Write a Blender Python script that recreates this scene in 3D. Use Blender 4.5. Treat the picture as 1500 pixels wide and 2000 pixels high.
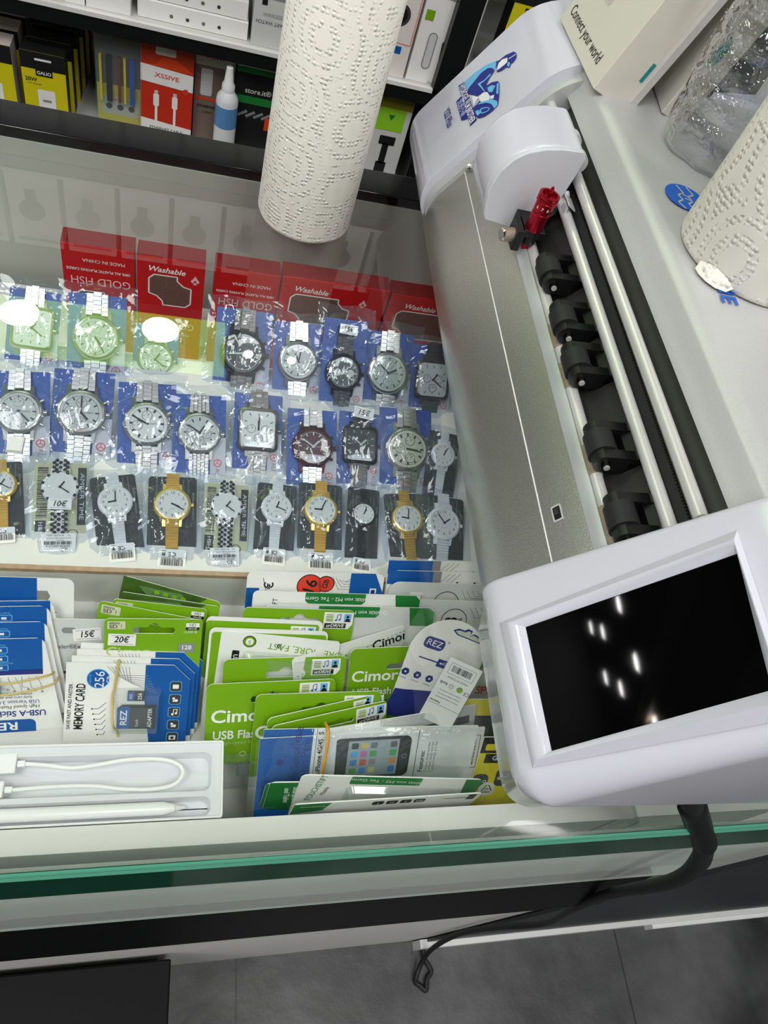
import bpy, math, random
from mathutils import Matrix, Vector
from mathutils.geometry import tessellate_polygon

for o in list(bpy.data.objects):
    bpy.data.objects.remove(o, do_unlink=True)
S = bpy.context.scene
COL = S.collection
GZ = 0.90                      # height of the glass counter top above the floor; z = 0 below is the glass top

# ------------------------------------------------------------------ camera, world, light, exposure
EYE = Vector((0, 0, 0.36))
CAMR = ((0.9608, -0.1000, 0.2587), (-0.0595, 0.8368, 0.5442), (-0.2709, -0.5382, 0.7981))
FPX = 1440.13
cam = bpy.data.objects.new('camera', bpy.data.cameras.new('camera'))
COL.objects.link(cam)
_r = Matrix(CAMR)
_q = _r.transposed().to_quaternion()
CR = _q.to_matrix()
cam.matrix_world = Matrix.Translation(EYE) @ CR.to_4x4()
cam.data.sensor_fit = 'HORIZONTAL'
cam.data.sensor_width = 36
cam.data.lens = FPX / 1500 * 36
cam.data.clip_start = 0.01
S.camera = cam
w = bpy.data.worlds.new('world'); S.world = w; w.use_nodes = True
w.node_tree.nodes['Background'].inputs[0].default_value = (0.85, 0.92, 1, 1)
w.node_tree.nodes['Background'].inputs[1].default_value = 0.35
S.view_settings.view_transform = 'Standard'
S.view_settings.look = 'None'
S.view_settings.gamma = 1
S.view_settings.exposure = 0.17
S.cycles.max_bounces = 12
S.cycles.transparent_max_bounces = 40
S.cycles.use_denoising = True

def area(name, loc, size, power, shape='DISK', sy=None, color=(1, 0.98, 0.95)):
    l = bpy.data.lights.new(name, 'AREA'); l.shape = shape; l.size = size
    if sy: l.size_y = sy
    l.energy = power; l.color = color
    o = bpy.data.objects.new(name, l); COL.objects.link(o); o.location = loc
    return o

CEIL = 2.0
SPOTS = [(-0.66, 2.43), (-0.11, 2.43), (-1.5, 1.35), (-1.9, 0.2), (-1.15, -0.1), (-1.5, -1.0), (-0.6, -0.9), (0.3, -1.0), (1.3, -0.6), (1.9, 0.6),
         (-3.2, 0.4), (-3.6, 1.4)]
FARSPOTS = [(-10.2, 5.07), (-10.1, 4.07), (-12.1, 4.42), (-9.95, 3.14), (-12.5, 5.66), (-13.6, 5.2), (-13.9, 6.4)]
for i, (x, y) in enumerate(SPOTS):
    area('ceiling_lamp_light', (x, y, CEIL - 0.035), 0.15, 4.0)
for i, (x, y) in enumerate(FARSPOTS):
    area('ceiling_lamp_light', (x, y, CEIL - 0.035), 0.26, 5.0)
FILL_PANELS = [(0.45, -0.5), (-0.75, -0.35), (-1.3, -1.6), (1.2, -1.7), (-2.4, 1.0)]  # panels added overhead, out of view, to soften the light
for x, y in FILL_PANELS:
    area('added_panel_light', (x, y, CEIL - 0.03), 0.58, 9.0, 'RECTANGLE', 0.58)

# ------------------------------------------------------------------ picture point -> place
def ray(x, y):
    return CR @ Vector(((x - 750) / FPX, -(y - 1000) / FPX, -1.0))
def onz(x, y, z=0.0):
    d = ray(x, y); return EYE + d * ((z - EYE.z) / d.z)
def ony(x, y, Y):
    d = ray(x, y); return EYE + d * ((Y - EYE.y) / d.y)
def onp(x, y, p, n):
    d = ray(x, y); return EYE + d * ((p - EYE).dot(n) / d.dot(n))
TH = math.radians(1.762)
PL = Vector((math.sin(TH), math.cos(TH), 0)); PW = Vector((math.cos(TH), -math.sin(TH), 0))
def wl(a, b, z): return PW * a + PL * b + Vector((0, 0, z))
def towl(p): return Vector((p.dot(PW), p.dot(PL), p.z))

# ------------------------------------------------------------------ materials
MATS = {}
def lin(c):
    if isinstance(c, str):
        c = [int(c[i:i + 2], 16) / 255 for i in (0, 2, 4)]
    return tuple(v / 12.92 if v <= 0.04045 else ((v + 0.055) / 1.055) ** 2.4 for v in c) + (1,)
def mat(name, color='cccccc', rough=0.5, metal=0.0, spec=0.5, coat=0.0, emit=0.0, noise=None, bump=None):
    """noise = (scale, amount, detail) colour variation; bump = (scale, strength)"""
    if name in MATS: return MATS[name]
    m = bpy.data.materials.new(name); m.use_nodes = True
    nt = m.node_tree; b = nt.nodes['Principled BSDF']
    c = lin(color)
    b.inputs['Base Color'].default_value = c
    b.inputs['Roughness'].default_value = rough
    b.inputs['Metallic'].default_value = metal
    b.inputs['Specular IOR Level'].default_value = spec
    b.inputs['Coat Weight'].default_value = coat
    b.inputs['Coat Roughness'].default_value = 0.05
    if emit:
        b.inputs['Emission Color'].default_value = c
        b.inputs['Emission Strength'].default_value = emit
    if noise or bump:
        tc = nt.nodes.new('ShaderNodeTexCoord')
    if noise:
        n = nt.nodes.new('ShaderNodeTexNoise'); n.inputs['Scale'].default_value = noise[0]
        n.inputs['Detail'].default_value = noise[2] if len(noise) > 2 else 3
        nt.links.new(tc.outputs['Object'], n.inputs['Vector'])
        mx = nt.nodes.new('ShaderNodeMix'); mx.data_type = 'RGBA'
        mx.inputs[6].default_value = tuple(max(0, v * (1 - noise[1])) for v in c[:3]) + (1,)
        mx.inputs[7].default_value = tuple(min(1, v * (1 + noise[1])) for v in c[:3]) + (1,)
        nt.links.new(n.outputs[0], mx.inputs[0]); nt.links.new(mx.outputs[2], b.inputs['Base Color'])
    if bump:
        n2 = nt.nodes.new('ShaderNodeTexNoise'); n2.inputs['Scale'].default_value = bump[0]
        n2.inputs['Detail'].default_value = 2
        nt.links.new(tc.outputs['Object'], n2.inputs['Vector'])
        bp = nt.nodes.new('ShaderNodeBump'); bp.inputs['Strength'].default_value = bump[1]; bp.inputs['Distance'].default_value = bump[2] if len(bump) > 2 else 0.001
        nt.links.new(n2.outputs[0], bp.inputs['Height']); nt.links.new(bp.outputs[0], b.inputs['Normal'])
    MATS[name] = m
    return m
def clear(name, tint=(1, 1, 1), rough=0.0, gain=1.6, milk=0.0, milkc=(0.8, 0.86, 0.95), bump=None, ior=1.5, edge=None):
    """thin clear sheet: see-through front with a Fresnel reflection; the inner side only lets light out"""
    if name in MATS: return MATS[name]
    m = bpy.data.materials.new(name); m.use_nodes = True; nt = m.node_tree
    for n in list(nt.nodes): nt.nodes.remove(n)
    N = nt.nodes.new; Lk = nt.links.new
    out = N('ShaderNodeOutputMaterial'); tr = N('ShaderNodeBsdfTransparent'); tr.inputs[0].default_value = tuple(tint) + (1,)
    gl = N('ShaderNodeBsdfGlossy'); gl.inputs['Roughness'].default_value = rough
    fr = N('ShaderNodeFresnel'); fr.inputs['IOR'].default_value = ior
    geo = N('ShaderNodeNewGeometry')
    mul = N('ShaderNodeMath'); mul.operation = 'MULTIPLY'; mul.use_clamp = True; mul.inputs[1].default_value = gain
    inv = N('ShaderNodeMath'); inv.operation = 'SUBTRACT'; inv.inputs[0].default_value = 1.0
    m2 = N('ShaderNodeMath'); m2.operation = 'MULTIPLY'
    Lk(geo.outputs['Backfacing'], inv.inputs[1]); Lk(fr.outputs[0], mul.inputs[0])
    Lk(mul.outputs[0], m2.inputs[0]); Lk(inv.outputs[0], m2.inputs[1])
    mx = N('ShaderNodeMixShader')
    base = tr
    if edge is not None:
        lw_ = N('ShaderNodeLayerWeight'); lw_.inputs['Blend'].default_value = 0.45; cr = N('ShaderNodeValToRGB')
        cr.color_ramp.elements[0].color = tuple(tint) + (1,); cr.color_ramp.elements[0].position = 0.25; cr.color_ramp.elements[1].color = (edge, edge, edge, 1)
        Lk(lw_.outputs['Facing'], cr.inputs[0]); Lk(cr.outputs[0], tr.inputs[0])
    if milk:
        df = N('ShaderNodeBsdfDiffuse'); df.inputs[0].default_value = tuple(milkc) + (1,)
        mm = N('ShaderNodeMixShader'); mm.inputs[0].default_value = milk
        Lk(tr.outputs[0], mm.inputs[1]); Lk(df.outputs[0], mm.inputs[2]); base = mm
    Lk(m2.outputs[0], mx.inputs[0]); Lk(base.outputs[0], mx.inputs[1]); Lk(gl.outputs[0], mx.inputs[2])
    if bump:
        tc = N('ShaderNodeTexCoord'); nz = N('ShaderNodeTexNoise'); nz.inputs['Scale'].default_value = bump[0]; nz.inputs['Detail'].default_value = 2
        nz.inputs['Distortion'].default_value = 1.5
        Lk(tc.outputs['Object'], nz.inputs['Vector'])
        bp = N('ShaderNodeBump'); bp.inputs['Strength'].default_value = bump[1]; bp.inputs['Distance'].default_value = bump[2]
        Lk(nz.outputs[0], bp.inputs['Height']); Lk(bp.outputs[0], gl.inputs['Normal']); Lk(bp.outputs[0], fr.inputs['Normal'])
    Lk(mx.outputs[0], out.inputs[0])
    MATS[name] = m
    return m

WHITE = mat('white_print', 'f0f0ee', 0.45)
CARDW = mat('white_card', 'ecece8', 0.4)
GREYW = mat('grey_card', 'cfd1cf', 0.45)
BLACK = mat('black_print', '141416', 0.5)
DGREY = mat('dark_grey_print', '3a3c3e', 0.5)
MGREY = mat('mid_grey_print', '8a8d8f', 0.5)
GREEN = mat('lime_print', '78aa12', 0.35)
GREEND = mat('dark_lime_print', '3d5a1c', 0.35, noise=(120, 0.6))
FOREST = mat('forest_print', '1f7a35', 0.4)
BLUE = mat('blue_print', '0f57a6', 0.35)
NAVY = mat('navy_print', '25307e', 0.4)
SKY = mat('light_blue_print', '6bb6e8', 0.4)
RED = mat('red_print', 'd8402c', 0.4)
CARDRED = mat('carmine_print', 'c4121c', 0.3)
YEL = mat('yellow_print', 'd9cf17', 0.4)
ORANGE = mat('orange_print', 'd8461e', 0.4)
TEAL = mat('teal_print', '0e8a8c', 0.4)
BEIGE = mat('beige_print', 'cdd0ae', 0.5)
INK = mat('marker_ink', '0d0d10', 0.5)
BROWNP = mat('brown_print', '7a6a60', 0.5)
CHIP = mat('chipboard', 'b49a80', 0.85, noise=(220, 0.35, 6))
CASEW = mat('white_laminate', 'e3e3df', 0.35)
SILVER = mat('plotter_silver', 'c2c2bd', 0.33, metal=0.92, noise=(900, 0.14, 1), bump=(1400, 0.25, 0.0004))
SILVERL = mat('plotter_light_silver', 'c6c7c8', 0.46, metal=0.3, noise=(900, 0.06, 1))
GLOSSW = mat('white_gloss_plastic', 'd3d3df', 0.16, coat=0.4)
MATTW = mat('white_matt_plastic', 'd2d3da', 0.4)
BLKP = mat('black_plastic', '0f1011', 0.42)
BLKR = mat('black_rubber', '17181a', 0.6)
DARKM = mat('dark_metal', '4a4a49', 0.35, metal=0.6)
STEEL = mat('steel', 'd9d9d8', 0.34, metal=0.4)
CHROME = mat('chrome', 'd8d8d8', 0.12, metal=1.0)
KNURL = mat('knurled_steel', 'b9ac97', 0.45, metal=0.9, bump=(2500, 0.8, 0.0006))
GOLD = mat('gold_metal', 'f0d070', 0.3, metal=0.65)
GUN = mat('gunmetal', '4d4a48', 0.25, metal=1.0)
REDM = mat('red_anodised', 'b01a2c', 0.25, metal=0.8)
SCREEN = mat('black_screen_glass', '050506', 0.03, spec=0.4)
PAPER = None
RUBBERY = mat('yellow_rubber', 'c9b26a', 0.5)
FILM = clear('clear_film', (0.97, 0.98, 0.99), 0.06, 1.2, 0.03, bump=(45, 0.5, 0.004))
POUCH = clear('hazy_pouch_film', (0.86, 0.89, 0.94), 0.05, 1.35, 0.05, (0.60, 0.72, 0.88), bump=(24, 0.4, 0.012))
BLISTER = clear('clear_blister', (0.94, 0.96, 0.95), 0.06, 2.6, 0.06)
CRYSTAL = clear('watch_crystal', (0.97, 0.98, 0.98), 0.02, 1.6)
GLASS = clear('counter_glass', (0.972, 0.985, 0.976), 0.0, 1.5)
PANE = clear('hazed_glass', (0.86, 0.92, 0.89), 0.0, 0.4, 0.5, (0.86, 0.92, 0.88))  # milky share paints in the pale light seen through the front pane
EDGE = mat('green_glass_edge', '0d3a2c', 0.08, coat=0.5, noise=(14, 0.5))
EDGEL = mat('green_glass_chamfer', '4c8f78', 0.15)

# ------------------------------------------------------------------ mesh builder
_tx = {}
def text_mesh(s, bold):
    k = (s, bold)
    if k not in _tx:
        c = bpy.data.curves.new('lettering', 'FONT'); c.body = s; c.size = 1; c.align_x = 'CENTER'; c.align_y = 'CENTER'
        c.resolution_u = 3; c.offset = 0.018 if bold else 0.0
        o = bpy.data.objects.new('lettering', c); COL.objects.link(o)
        dg = bpy.context.evaluated_depsgraph_get()
        me = bpy.data.meshes.new_from_object(o.evaluated_get(dg))
        _tx[k] = ([tuple(v.co) for v in me.vertices], [tuple(p.vertices) for p in me.polygons])
        bpy.data.objects.remove(o, do_unlink=True); bpy.data.curves.remove(c); bpy.data.meshes.remove(me)
    return _tx[k]

class MB:
    def __init__(self, T=None):
        self.v = []; self.f = []; self.m = []; self.mats = []; self.T = T
    def add(self, vs, fs, m, T=None):
        b = len(self.v)
        if m not in self.mats: self.mats.append(m)
        i = self.mats.index(m)
        t = T if T is not None else self.T
        for p in vs:
            p = Vector(p)
            self.v.append(t @ p if t is not None else p)
        for f in fs:
            self.f.append([b + k for k in f]); self.m.append(i)
        return self
    def box(self, x0, x1, y0, y1, z0, z1, m, T=None):
        v = [(x, y, z) for x in (x0, x1) for y in (y0, y1) for z in (z0, z1)]
        return self.add(v, [(0, 1, 3, 2), (4, 6, 7, 5), (0, 4, 5, 1), (2, 3, 7, 6), (0, 2, 6, 4), (1, 5, 7, 3)], m, T)
    def rect(self, x0, x1, y0, y1, z, m, T=None):
        return self.add([(x0, y0, z), (x1, y0, z), (x1, y1, z), (x0, y1, z)], [(0, 1, 2, 3)], m, T)
    def poly(self, pts, z, m, T=None):
        v = [Vector((p[0], p[1], z)) for p in pts]
        tri = tessellate_polygon([v])
        out = []
        for t in tri:
            a, b, c = (v[k] for k in t)
            out.append(t if (b - a).cross(c - a).z > 0 else t[::-1])
        return self.add(v, out, m, T)
    def prism(self, loops, z0, z1, m, side=None, T=None):
        """outline (first loop, counter-clockwise) with holes, from z0 to z1"""
        allp = [p for lp in loops for p in lp]
        vt = [Vector((p[0], p[1], 0)) for p in allp]
        tri = tessellate_polygon([[Vector((p[0], p[1], 0)) for p in lp] for lp in loops])
        up = []
        for t in tri:
            a, b, c = (vt[k] for k in t)
            up.append(t if (b - a).cross(c - a).z > 0 else t[::-1])
        n = len(allp)
        self.add([(p[0], p[1], z1) for p in allp], up, m, T)
        self.add([(p[0], p[1], z0) for p in allp], [t[::-1] for t in up], m, T)
        for lp in loops:
            k = len(lp)
            self.add([(p[0], p[1], z) for z in (z0, z1) for p in lp], [(i, (i + 1) % k, k + (i + 1) % k, k + i) for i in range(k)], side or m, T)
        return self
    def disc(self, x, y, r, z, m, n=24, T=None, sy=1.0, a0=0, a1=2 * math.pi):
        return self.add([(x + r * math.cos(a0 + (a1 - a0) * i / n), y + sy * r * math.sin(a0 + (a1 - a0) * i / n), z) for i in range(n)], [tuple(range(n))], m, T)
    def ring(self, x, y, r0, r1, z, m, n=24, T=None, sy=1.0):
        v = []
        for r in (r0, r1):
            v += [(x + r * math.cos(2 * math.pi * i / n), y + sy * r * math.sin(2 * math.pi * i / n), z) for i in range(n)]
        return self.add(v, [(i, n + i, n + (i + 1) % n, (i + 1) % n) for i in range(n)], m, T)
    def line(self, pts, wd, z, m, T=None):
        for (ax, ay), (bx, by) in zip(pts, pts[1:]):
            d = Vector((bx - ax, by - ay)); L = d.length or 1; q = Vector((-d.y, d.x)) / L * wd / 2
            self.add([(ax - q.x, ay - q.y, z), (bx - q.x, by - q.y, z), (bx + q.x, by + q.y, z), (ax + q.x, ay + q.y, z)], [(0, 1, 2, 3)], m, T)
        return self
    def lathe(self, prof, m, n=32, T=None, closed=False):
        v = [(r * math.cos(2 * math.pi * i / n), r * math.sin(2 * math.pi * i / n), z) for r, z in prof for i in range(n)]
        f = [(k * n + i, k * n + (i + 1) % n, (k + 1) * n + (i + 1) % n, (k + 1) * n + i) for k in range(len(prof) - 1) for i in range(n)]
        if prof[0][0] > 1e-6: f.append(tuple(range(n))[::-1])
        if prof[-1][0] > 1e-6: f.append(tuple((len(prof) - 1) * n + i for i in range(n)))
        return self.add(v, f, m, T)
    def cyl(self, p0, p1, r, m, n=20, r1=None):
        p0, p1 = Vector(p0), Vector(p1); d = p1 - p0
        T = Matrix.Translation(p0) @ d.to_track_quat('Z', 'Y').to_matrix().to_4x4()
        if self.T is not None: T = self.T @ T
        return self.lathe([(r, 0), (r1 if r1 is not None else r, d.length)], m, n, T)
    def tube(self, pts, r, m, n=10, sub=4):
        P = [Vector(p) for p in pts]; R = r if isinstance(r, (list, tuple)) else [r] * len(P)
        Q = []; RR = []
        for i in range(len(P) - 1):
            a, b, c, d = P[max(i - 1, 0)], P[i], P[i + 1], P[min(i + 2, len(P) - 1)]
            for k in range(sub):
                t = k / sub
                Q.append(0.5 * (2 * b + (c - a) * t + (2 * a - 5 * b + 4 * c - d) * t * t + (3 * b - a - 3 * c + d) * t ** 3)); RR.append(R[i] * (1 - t) + R[i + 1] * t)
        Q.append(P[-1]); RR.append(R[-1])
        v = []; u = None
        for i, q in enumerate(Q):
            tg = (Q[min(i + 1, len(Q) - 1)] - Q[max(i - 1, 0)]).normalized()
            if u is None: u = tg.orthogonal().normalized()
            u = (u - tg * u.dot(tg)).normalized(); s = tg.cross(u)
            v += [q + (u * math.cos(2 * math.pi * k / n) + s * math.sin(2 * math.pi * k / n)) * RR[i] for k in range(n)]
        f = [(i * n + k, i * n + (k + 1) % n, (i + 1) * n + (k + 1) % n, (i + 1) * n + k) for i in range(len(Q) - 1) for k in range(n)]
        f += [tuple(range(n))[::-1], tuple((len(Q) - 1) * n + k for k in range(n))]
        return self.add(v, f, m)
    def text(self, s, x, y, size, z, m, rot=0.0, bold=False, sx=1.0, shear=0.0, T=None):
        vs, fs = text_mesh(s, bold)
        c, sn = math.cos(rot), math.sin(rot)
        out = []
        for a, b, _ in vs:
            a = (a + shear * b) * size * sx; b = b * size
            out.append((x + a * c - b * sn, y + a * sn + b * c, z))
        return self.add(out, fs, m, T)
    def bars(self, x0, x1, y0, y1, z, m, n=26, seed=1, T=None, vert=False):
        rd = random.Random(seed); t = 0; ws = [(rd.choice((1, 1, 2, 3)), rd.choice((1, 1, 2))) for _ in range(n)]
        tot = sum(a + b for a, b in ws); p = 0
        for a, b in ws:
            q0, q1 = p / tot, (p + a) / tot; p += a + b
            if vert: self.rect(x0, x1, y0 + (y1 - y0) * q0, y0 + (y1 - y0) * q1, z, m, T)
            else: self.rect(x0 + (x1 - x0) * q0, x0 + (x1 - x0) * q1, y0, y1, z, m, T)
        return self
    def build(self, name, parent=None, M=None, bevel=0, seg=3, sharp=35, origin=None, recalc=False):
        me = bpy.data.meshes.new(name)
        vs = [p - origin for p in self.v] if origin is not None else self.v
        me.from_pydata([tuple(p) for p in vs], [], self.f)
        for m in self.mats: me.materials.append(m)
        me.polygons.foreach_set('material_index', self.m)
        me.polygons.foreach_set('use_smooth', [True] * len(self.f))
        if recalc:
            import bmesh
            bm = bmesh.new(); bm.from_mesh(me); bmesh.ops.remove_doubles(bm, verts=bm.verts, dist=1e-6); bmesh.ops.recalc_face_normals(bm, faces=bm.faces); bm.to_mesh(me); bm.free()
        me.set_sharp_from_angle(angle=math.radians(sharp))
        me.update()
        o = bpy.data.objects.new(name, me); COL.objects.link(o)
        if parent is not None: o.parent = parent
        if M is not None: o.matrix_basis = M
        elif origin is not None and parent is None: o.location = origin
        if bevel:
            b = o.modifiers.new('bevel', 'BEVEL'); b.width = bevel; b.segments = seg; b.limit_method = 'ANGLE'; b.angle_limit = math.radians(40); b.harden_normals = True
        return o

def tag(o, label, cat, group=None, kind=None):
    o['label'] = label; o['category'] = cat
    if group: o['group'] = group
    if kind: o['kind'] = kind
    return o
def thing(name, label, cat, M=None, group=None):
    o = bpy.data.objects.new(name, None); o.empty_display_size = 0.02; COL.objects.link(o)
    if M is not None: o.matrix_basis = M
    return tag(o, label, cat, group)
def struct(o):
    o['kind'] = 'structure'; return o
def frame(x, y, n, p):
    return Matrix(((x.x, y.x, n.x, p.x), (x.y, y.y, n.y, p.y), (x.z, y.z, n.z, p.z), (0, 0, 0, 1)))
def rrect(x0, x1, y0, y1, r, n=5):
    if not isinstance(r, (tuple, list)): r = (r,) * 4
    out = []
    for (cx, cy, a, rr) in ((x1 - r[0], y0 + r[0], -90, r[0]), (x1 - r[1], y1 - r[1], 0, r[1]), (x0 + r[2], y1 - r[2], 90, r[2]), (x0 + r[3], y0 + r[3], 180, r[3])):
        if rr <= 1e-6: out.append((cx, cy)); continue
        for k in range(n + 1):
            t = math.radians(a + 90 * k / n); out.append((cx + rr * math.cos(t), cy + rr * math.sin(t)))
    return out
Z = Vector((0, 0, 1))

# ------------------------------------------------------------------ the setting
def floor_mat():
    m = mat('slate_tile', '3b3c3e', 0.42); nt = m.node_tree; b = nt.nodes['Principled BSDF']; N = nt.nodes.new; Lk = nt.links.new
    tc = N('ShaderNodeTexCoord')
    n1 = N('ShaderNodeTexNoise'); n1.inputs['Scale'].default_value = 4; n1.inputs['Detail'].default_value = 8; n1.inputs['Distortion'].default_value = 0.6
    n2 = N('ShaderNodeTexNoise'); n2.inputs['Scale'].default_value = 24; n2.inputs['Detail'].default_value = 6
    cr = N('ShaderNodeValToRGB'); cr.color_ramp.elements[0].position = 0.3; cr.color_ramp.elements[0].color = lin('1f2023'); cr.color_ramp.elements[1].position = 0.72; cr.color_ramp.elements[1].color = lin('626364')
    mx = N('ShaderNodeMix'); mx.data_type = 'RGBA'; mx.blend_type = 'OVERLAY'; mx.inputs[0].default_value = 0.5
    br = N('ShaderNodeTexBrick'); br.inputs['Scale'].default_value = 1.0; br.inputs['Brick Width'].default_value = 0.62; br.inputs['Row Height'].default_value = 0.62; br.inputs['Mortar Size'].default_value = 0.0015
    br.inputs['Color1'].default_value = (0.9, 0.9, 0.9, 1); br.inputs['Color2'].default_value = (1.15, 1.15, 1.15, 1); br.inputs['Mortar'].default_value = (0.35, 0.35, 0.35, 1); br.offset = 0.4
    mp = N('ShaderNodeMapping'); mp.inputs['Location'].default_value = (0.25, 0.33, 0)
    m3 = N('ShaderNodeMix'); m3.data_type = 'RGBA'; m3.blend_type = 'MULTIPLY'; m3.inputs[0].default_value = 1
    for n in (n1, n2): Lk(tc.outputs['Object'], n.inputs['Vector'])
    Lk(tc.outputs['Object'], mp.inputs['Vector']); Lk(mp.outputs[0], br.inputs['Vector'])
    Lk(n1.outputs[0], cr.inputs[0]); Lk(cr.outputs[0], mx.inputs[6]); Lk(n2.outputs[0], mx.inputs[7])
    Lk(mx.outputs[2], m3.inputs[6]); Lk(br.outputs[0], m3.inputs[7]); Lk(m3.outputs[2], b.inputs['Base Color'])
    bp = N('ShaderNodeBump'); bp.inputs['Strength'].default_value = 0.4; bp.inputs['Distance'].default_value = 0.004
    Lk(n2.outputs[0], bp.inputs['Height']); Lk(bp.outputs[0], b.inputs['Normal'])
    return m
struct(MB().box(-15, 3, -3, 7.5, -0.95, -0.90, floor_mat()).build('floor'))
WALLM = mat('wall_paint', 'adaeae', 0.8)
DARKCEIL = mat('ceiling_paint', '303234', 0.8)
CEILW = mat('ceiling_white', 'd9d9d4', 0.8)
CEILG = mat('ceiling_green', '93c33a', 0.6)
struct(MB().box(-15, 3, -3, 1.72, CEIL, CEIL + 0.05, DARKCEIL).box(-15, 3, 1.72, 2.2, CEIL, CEIL + 0.05, CEILW).box(-15, 3, 2.2, 2.62, CEIL, CEIL + 0.05, DARKCEIL).box(-15, 3, 2.62, 7.5, CEIL, CEIL + 0.05, mat('ceiling_dark_green', '2b3633', 0.8)).build('ceiling'))
struct(MB().box(-15, 3, 7.5, 7.55, -0.95, CEIL, WALLM).build('wall_back'))
struct(MB().box(-15, 3, -3.05, -3, -0.95, CEIL, WALLM).build('wall_front'))
struct(MB().box(-15.05, -15, -3, 7.5, -0.95, CEIL, WALLM).build('wall_left'))
struct(MB().box(3, 3.05, -3, 7.5, -0.95, CEIL, WALLM).build('wall_right'))
LAMP = mat('lamp_diffuser', 'ffffff', 0.5, emit=14)
LAMPR = mat('lamp_rim', 'dddddd', 0.4)
for i, (x, y) in enumerate(SPOTS):
    t = thing('ceiling_downlight', 'small round white downlight set in the shop ceiling', 'ceiling light', Matrix.Translation((x, y, CEIL)), 'round downlights in the ceiling')
    MB().lathe([(0.098, 0.0), (0.098, -0.012), (0.084, -0.016), (0.082, -0.006)], LAMPR).build('rim', t)
    MB().cyl((0, 0, -0.004), (0, 0, -0.013), 0.083, LAMP).build('diffuser', t)
struct(MB().box(-14, -5.5, 3.2, 3.5, CEIL - 0.12, CEIL, mat('beam_tan', 'e2c8a4', 0.5)).build('trim_1'))
tag(MB().box(-2.1, -1.5, -0.8, 2.2, -0.90, 0.02, mat('bounce_white', 'f2f2f0', 0.4)).box(-2.12, -1.48, -0.82, 2.22, 0.02, 0.04, mat('bounce_white', 'f2f2f0', 0.4)).build('bounce_counter', origin=Vector((-1.8, 0.7, -0.9))), 'plain white counter added out of view to bounce light onto the plotter', 'counter')  # added out of view; its white front bounces light onto the plotter bed
for i, (x, y) in enumerate(FARSPOTS):
    t = thing('ceiling_downlight', 'large round white downlight over the far end of the shop', 'ceiling light', Matrix.Translation((x, y, CEIL)), 'large downlights at the far end of the shop')
    MB().lathe([(0.18, 0.0), (0.18, -0.012), (0.16, -0.016), (0.155, -0.006)], LAMPR).build('rim', t)
    MB().cyl((0, 0, -0.004), (0, 0, -0.013), 0.156, LAMP).build('diffuser', t)
for x, y in FILL_PANELS:
    t = thing('added_panel_light', 'square panel light added overhead, out of view, to soften the light', 'ceiling light', Matrix.Translation((x, y, CEIL)), 'added square fill lights overhead')
    MB().prism([rrect(-0.32, 0.32, -0.32, 0.32, 0.01), rrect(-0.29, 0.29, -0.29, 0.29, 0.005)[::-1]], -0.02, 0, LAMPR).build('frame', t)
    MB().box(-0.29, 0.29, -0.29, 0.29, -0.012, -0.002, mat('fill_diffuser', 'ffffff', 0.5, emit=3.0)).build('diffuser', t)

tag(MB().box(-2.6, 0.16, 2.2, 2.6, CEIL - 0.02, CEIL - 0.001, mat('lightbox_green', '9fd03c', 0.5, emit=5.2)).box(-2.6, 0.16, 2.19, 2.2, CEIL - 0.03, CEIL - 0.001, BLKP).build('ceiling_light_box', origin=Vector((-1.2, 2.4, CEIL))), 'long green light box set in the ceiling, mirrored in the glass top', 'light box')

# ------------------------------------------------------------------ the display counter
X0, X1 = -0.75, 1.3
FY, BY = 0.053, 0.572
ct = thing('display_counter', 'glass topped shop display counter with stepped white shelves inside', 'display counter', Matrix.Translation((0.1, 0.3, -0.9)))
O = Vector((0.1, 0.3, -0.9))
def cp(mb, name, **k): return mb.build(name, ct, origin=O, **k)
BLACKALU = mat('black_aluminium', '0a0b0d', 0.45, spec=0.15)
ALU = mat('aluminium', 'e6e7e8', 0.4, metal=0.2)
BASEP = mat('grey_gloss_base', 'e0e0de', 0.5, spec=0.1, noise=(6, 0.06))
cp(MB().box(X0, X1, FY + 0.001, BY, -0.008, 0, GLASS), 'glass_top')['label'] = 'clear glass top'
EF = frame(Vector((0, 1, 0)), Z, Vector((1, 0, 0)), Vector((X0, 0, 0)))
cp(MB(EF).prism([[(FY - 0.006, -0.022), (FY + 0.001, -0.022), (FY + 0.001, -0.0004), (FY - 0.001, -0.0004)]], 0, X1 - X0, EDGE).prism([[(FY - 0.0022, -0.002), (FY + 0.0006, -0.0004), (FY + 0.0006, 0.0003), (FY - 0.0004, 0.0003)]], 0, X1 - X0, EDGEL), 'front_glass_edge')['label'] = 'dark green polished glass edge'
cp(MB().box(X0, X1, FY - 0.0004, FY + 0.006, -0.215, -0.022, PANE), 'front_pane')['label'] = 'front glass pane with painted-in pale haze'
cp(MB(frame(Vector((0, 1, 0)), Z, Vector((1, 0, 0)), Vector((X0, 0, 0)))).prism([[(FY - 0.0005, -0.215), (FY - 0.011, -0.31), (FY + 0.012, -0.31), (FY + 0.012, -0.215)]], 0, 0.385 - X0, BLACKALU), 'front_rail', bevel=0.0015)['label'] = 'glossy black front rail'
cp(MB().box(X0, X1, FY + 0.002, FY + 0.01, -0.90, -0.31, BASEP), 'base_panel')
a, b_, c_ = (ony(828, 1828, FY), ony(1116, 1764, FY), ony(1500, 1668, FY))
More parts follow.
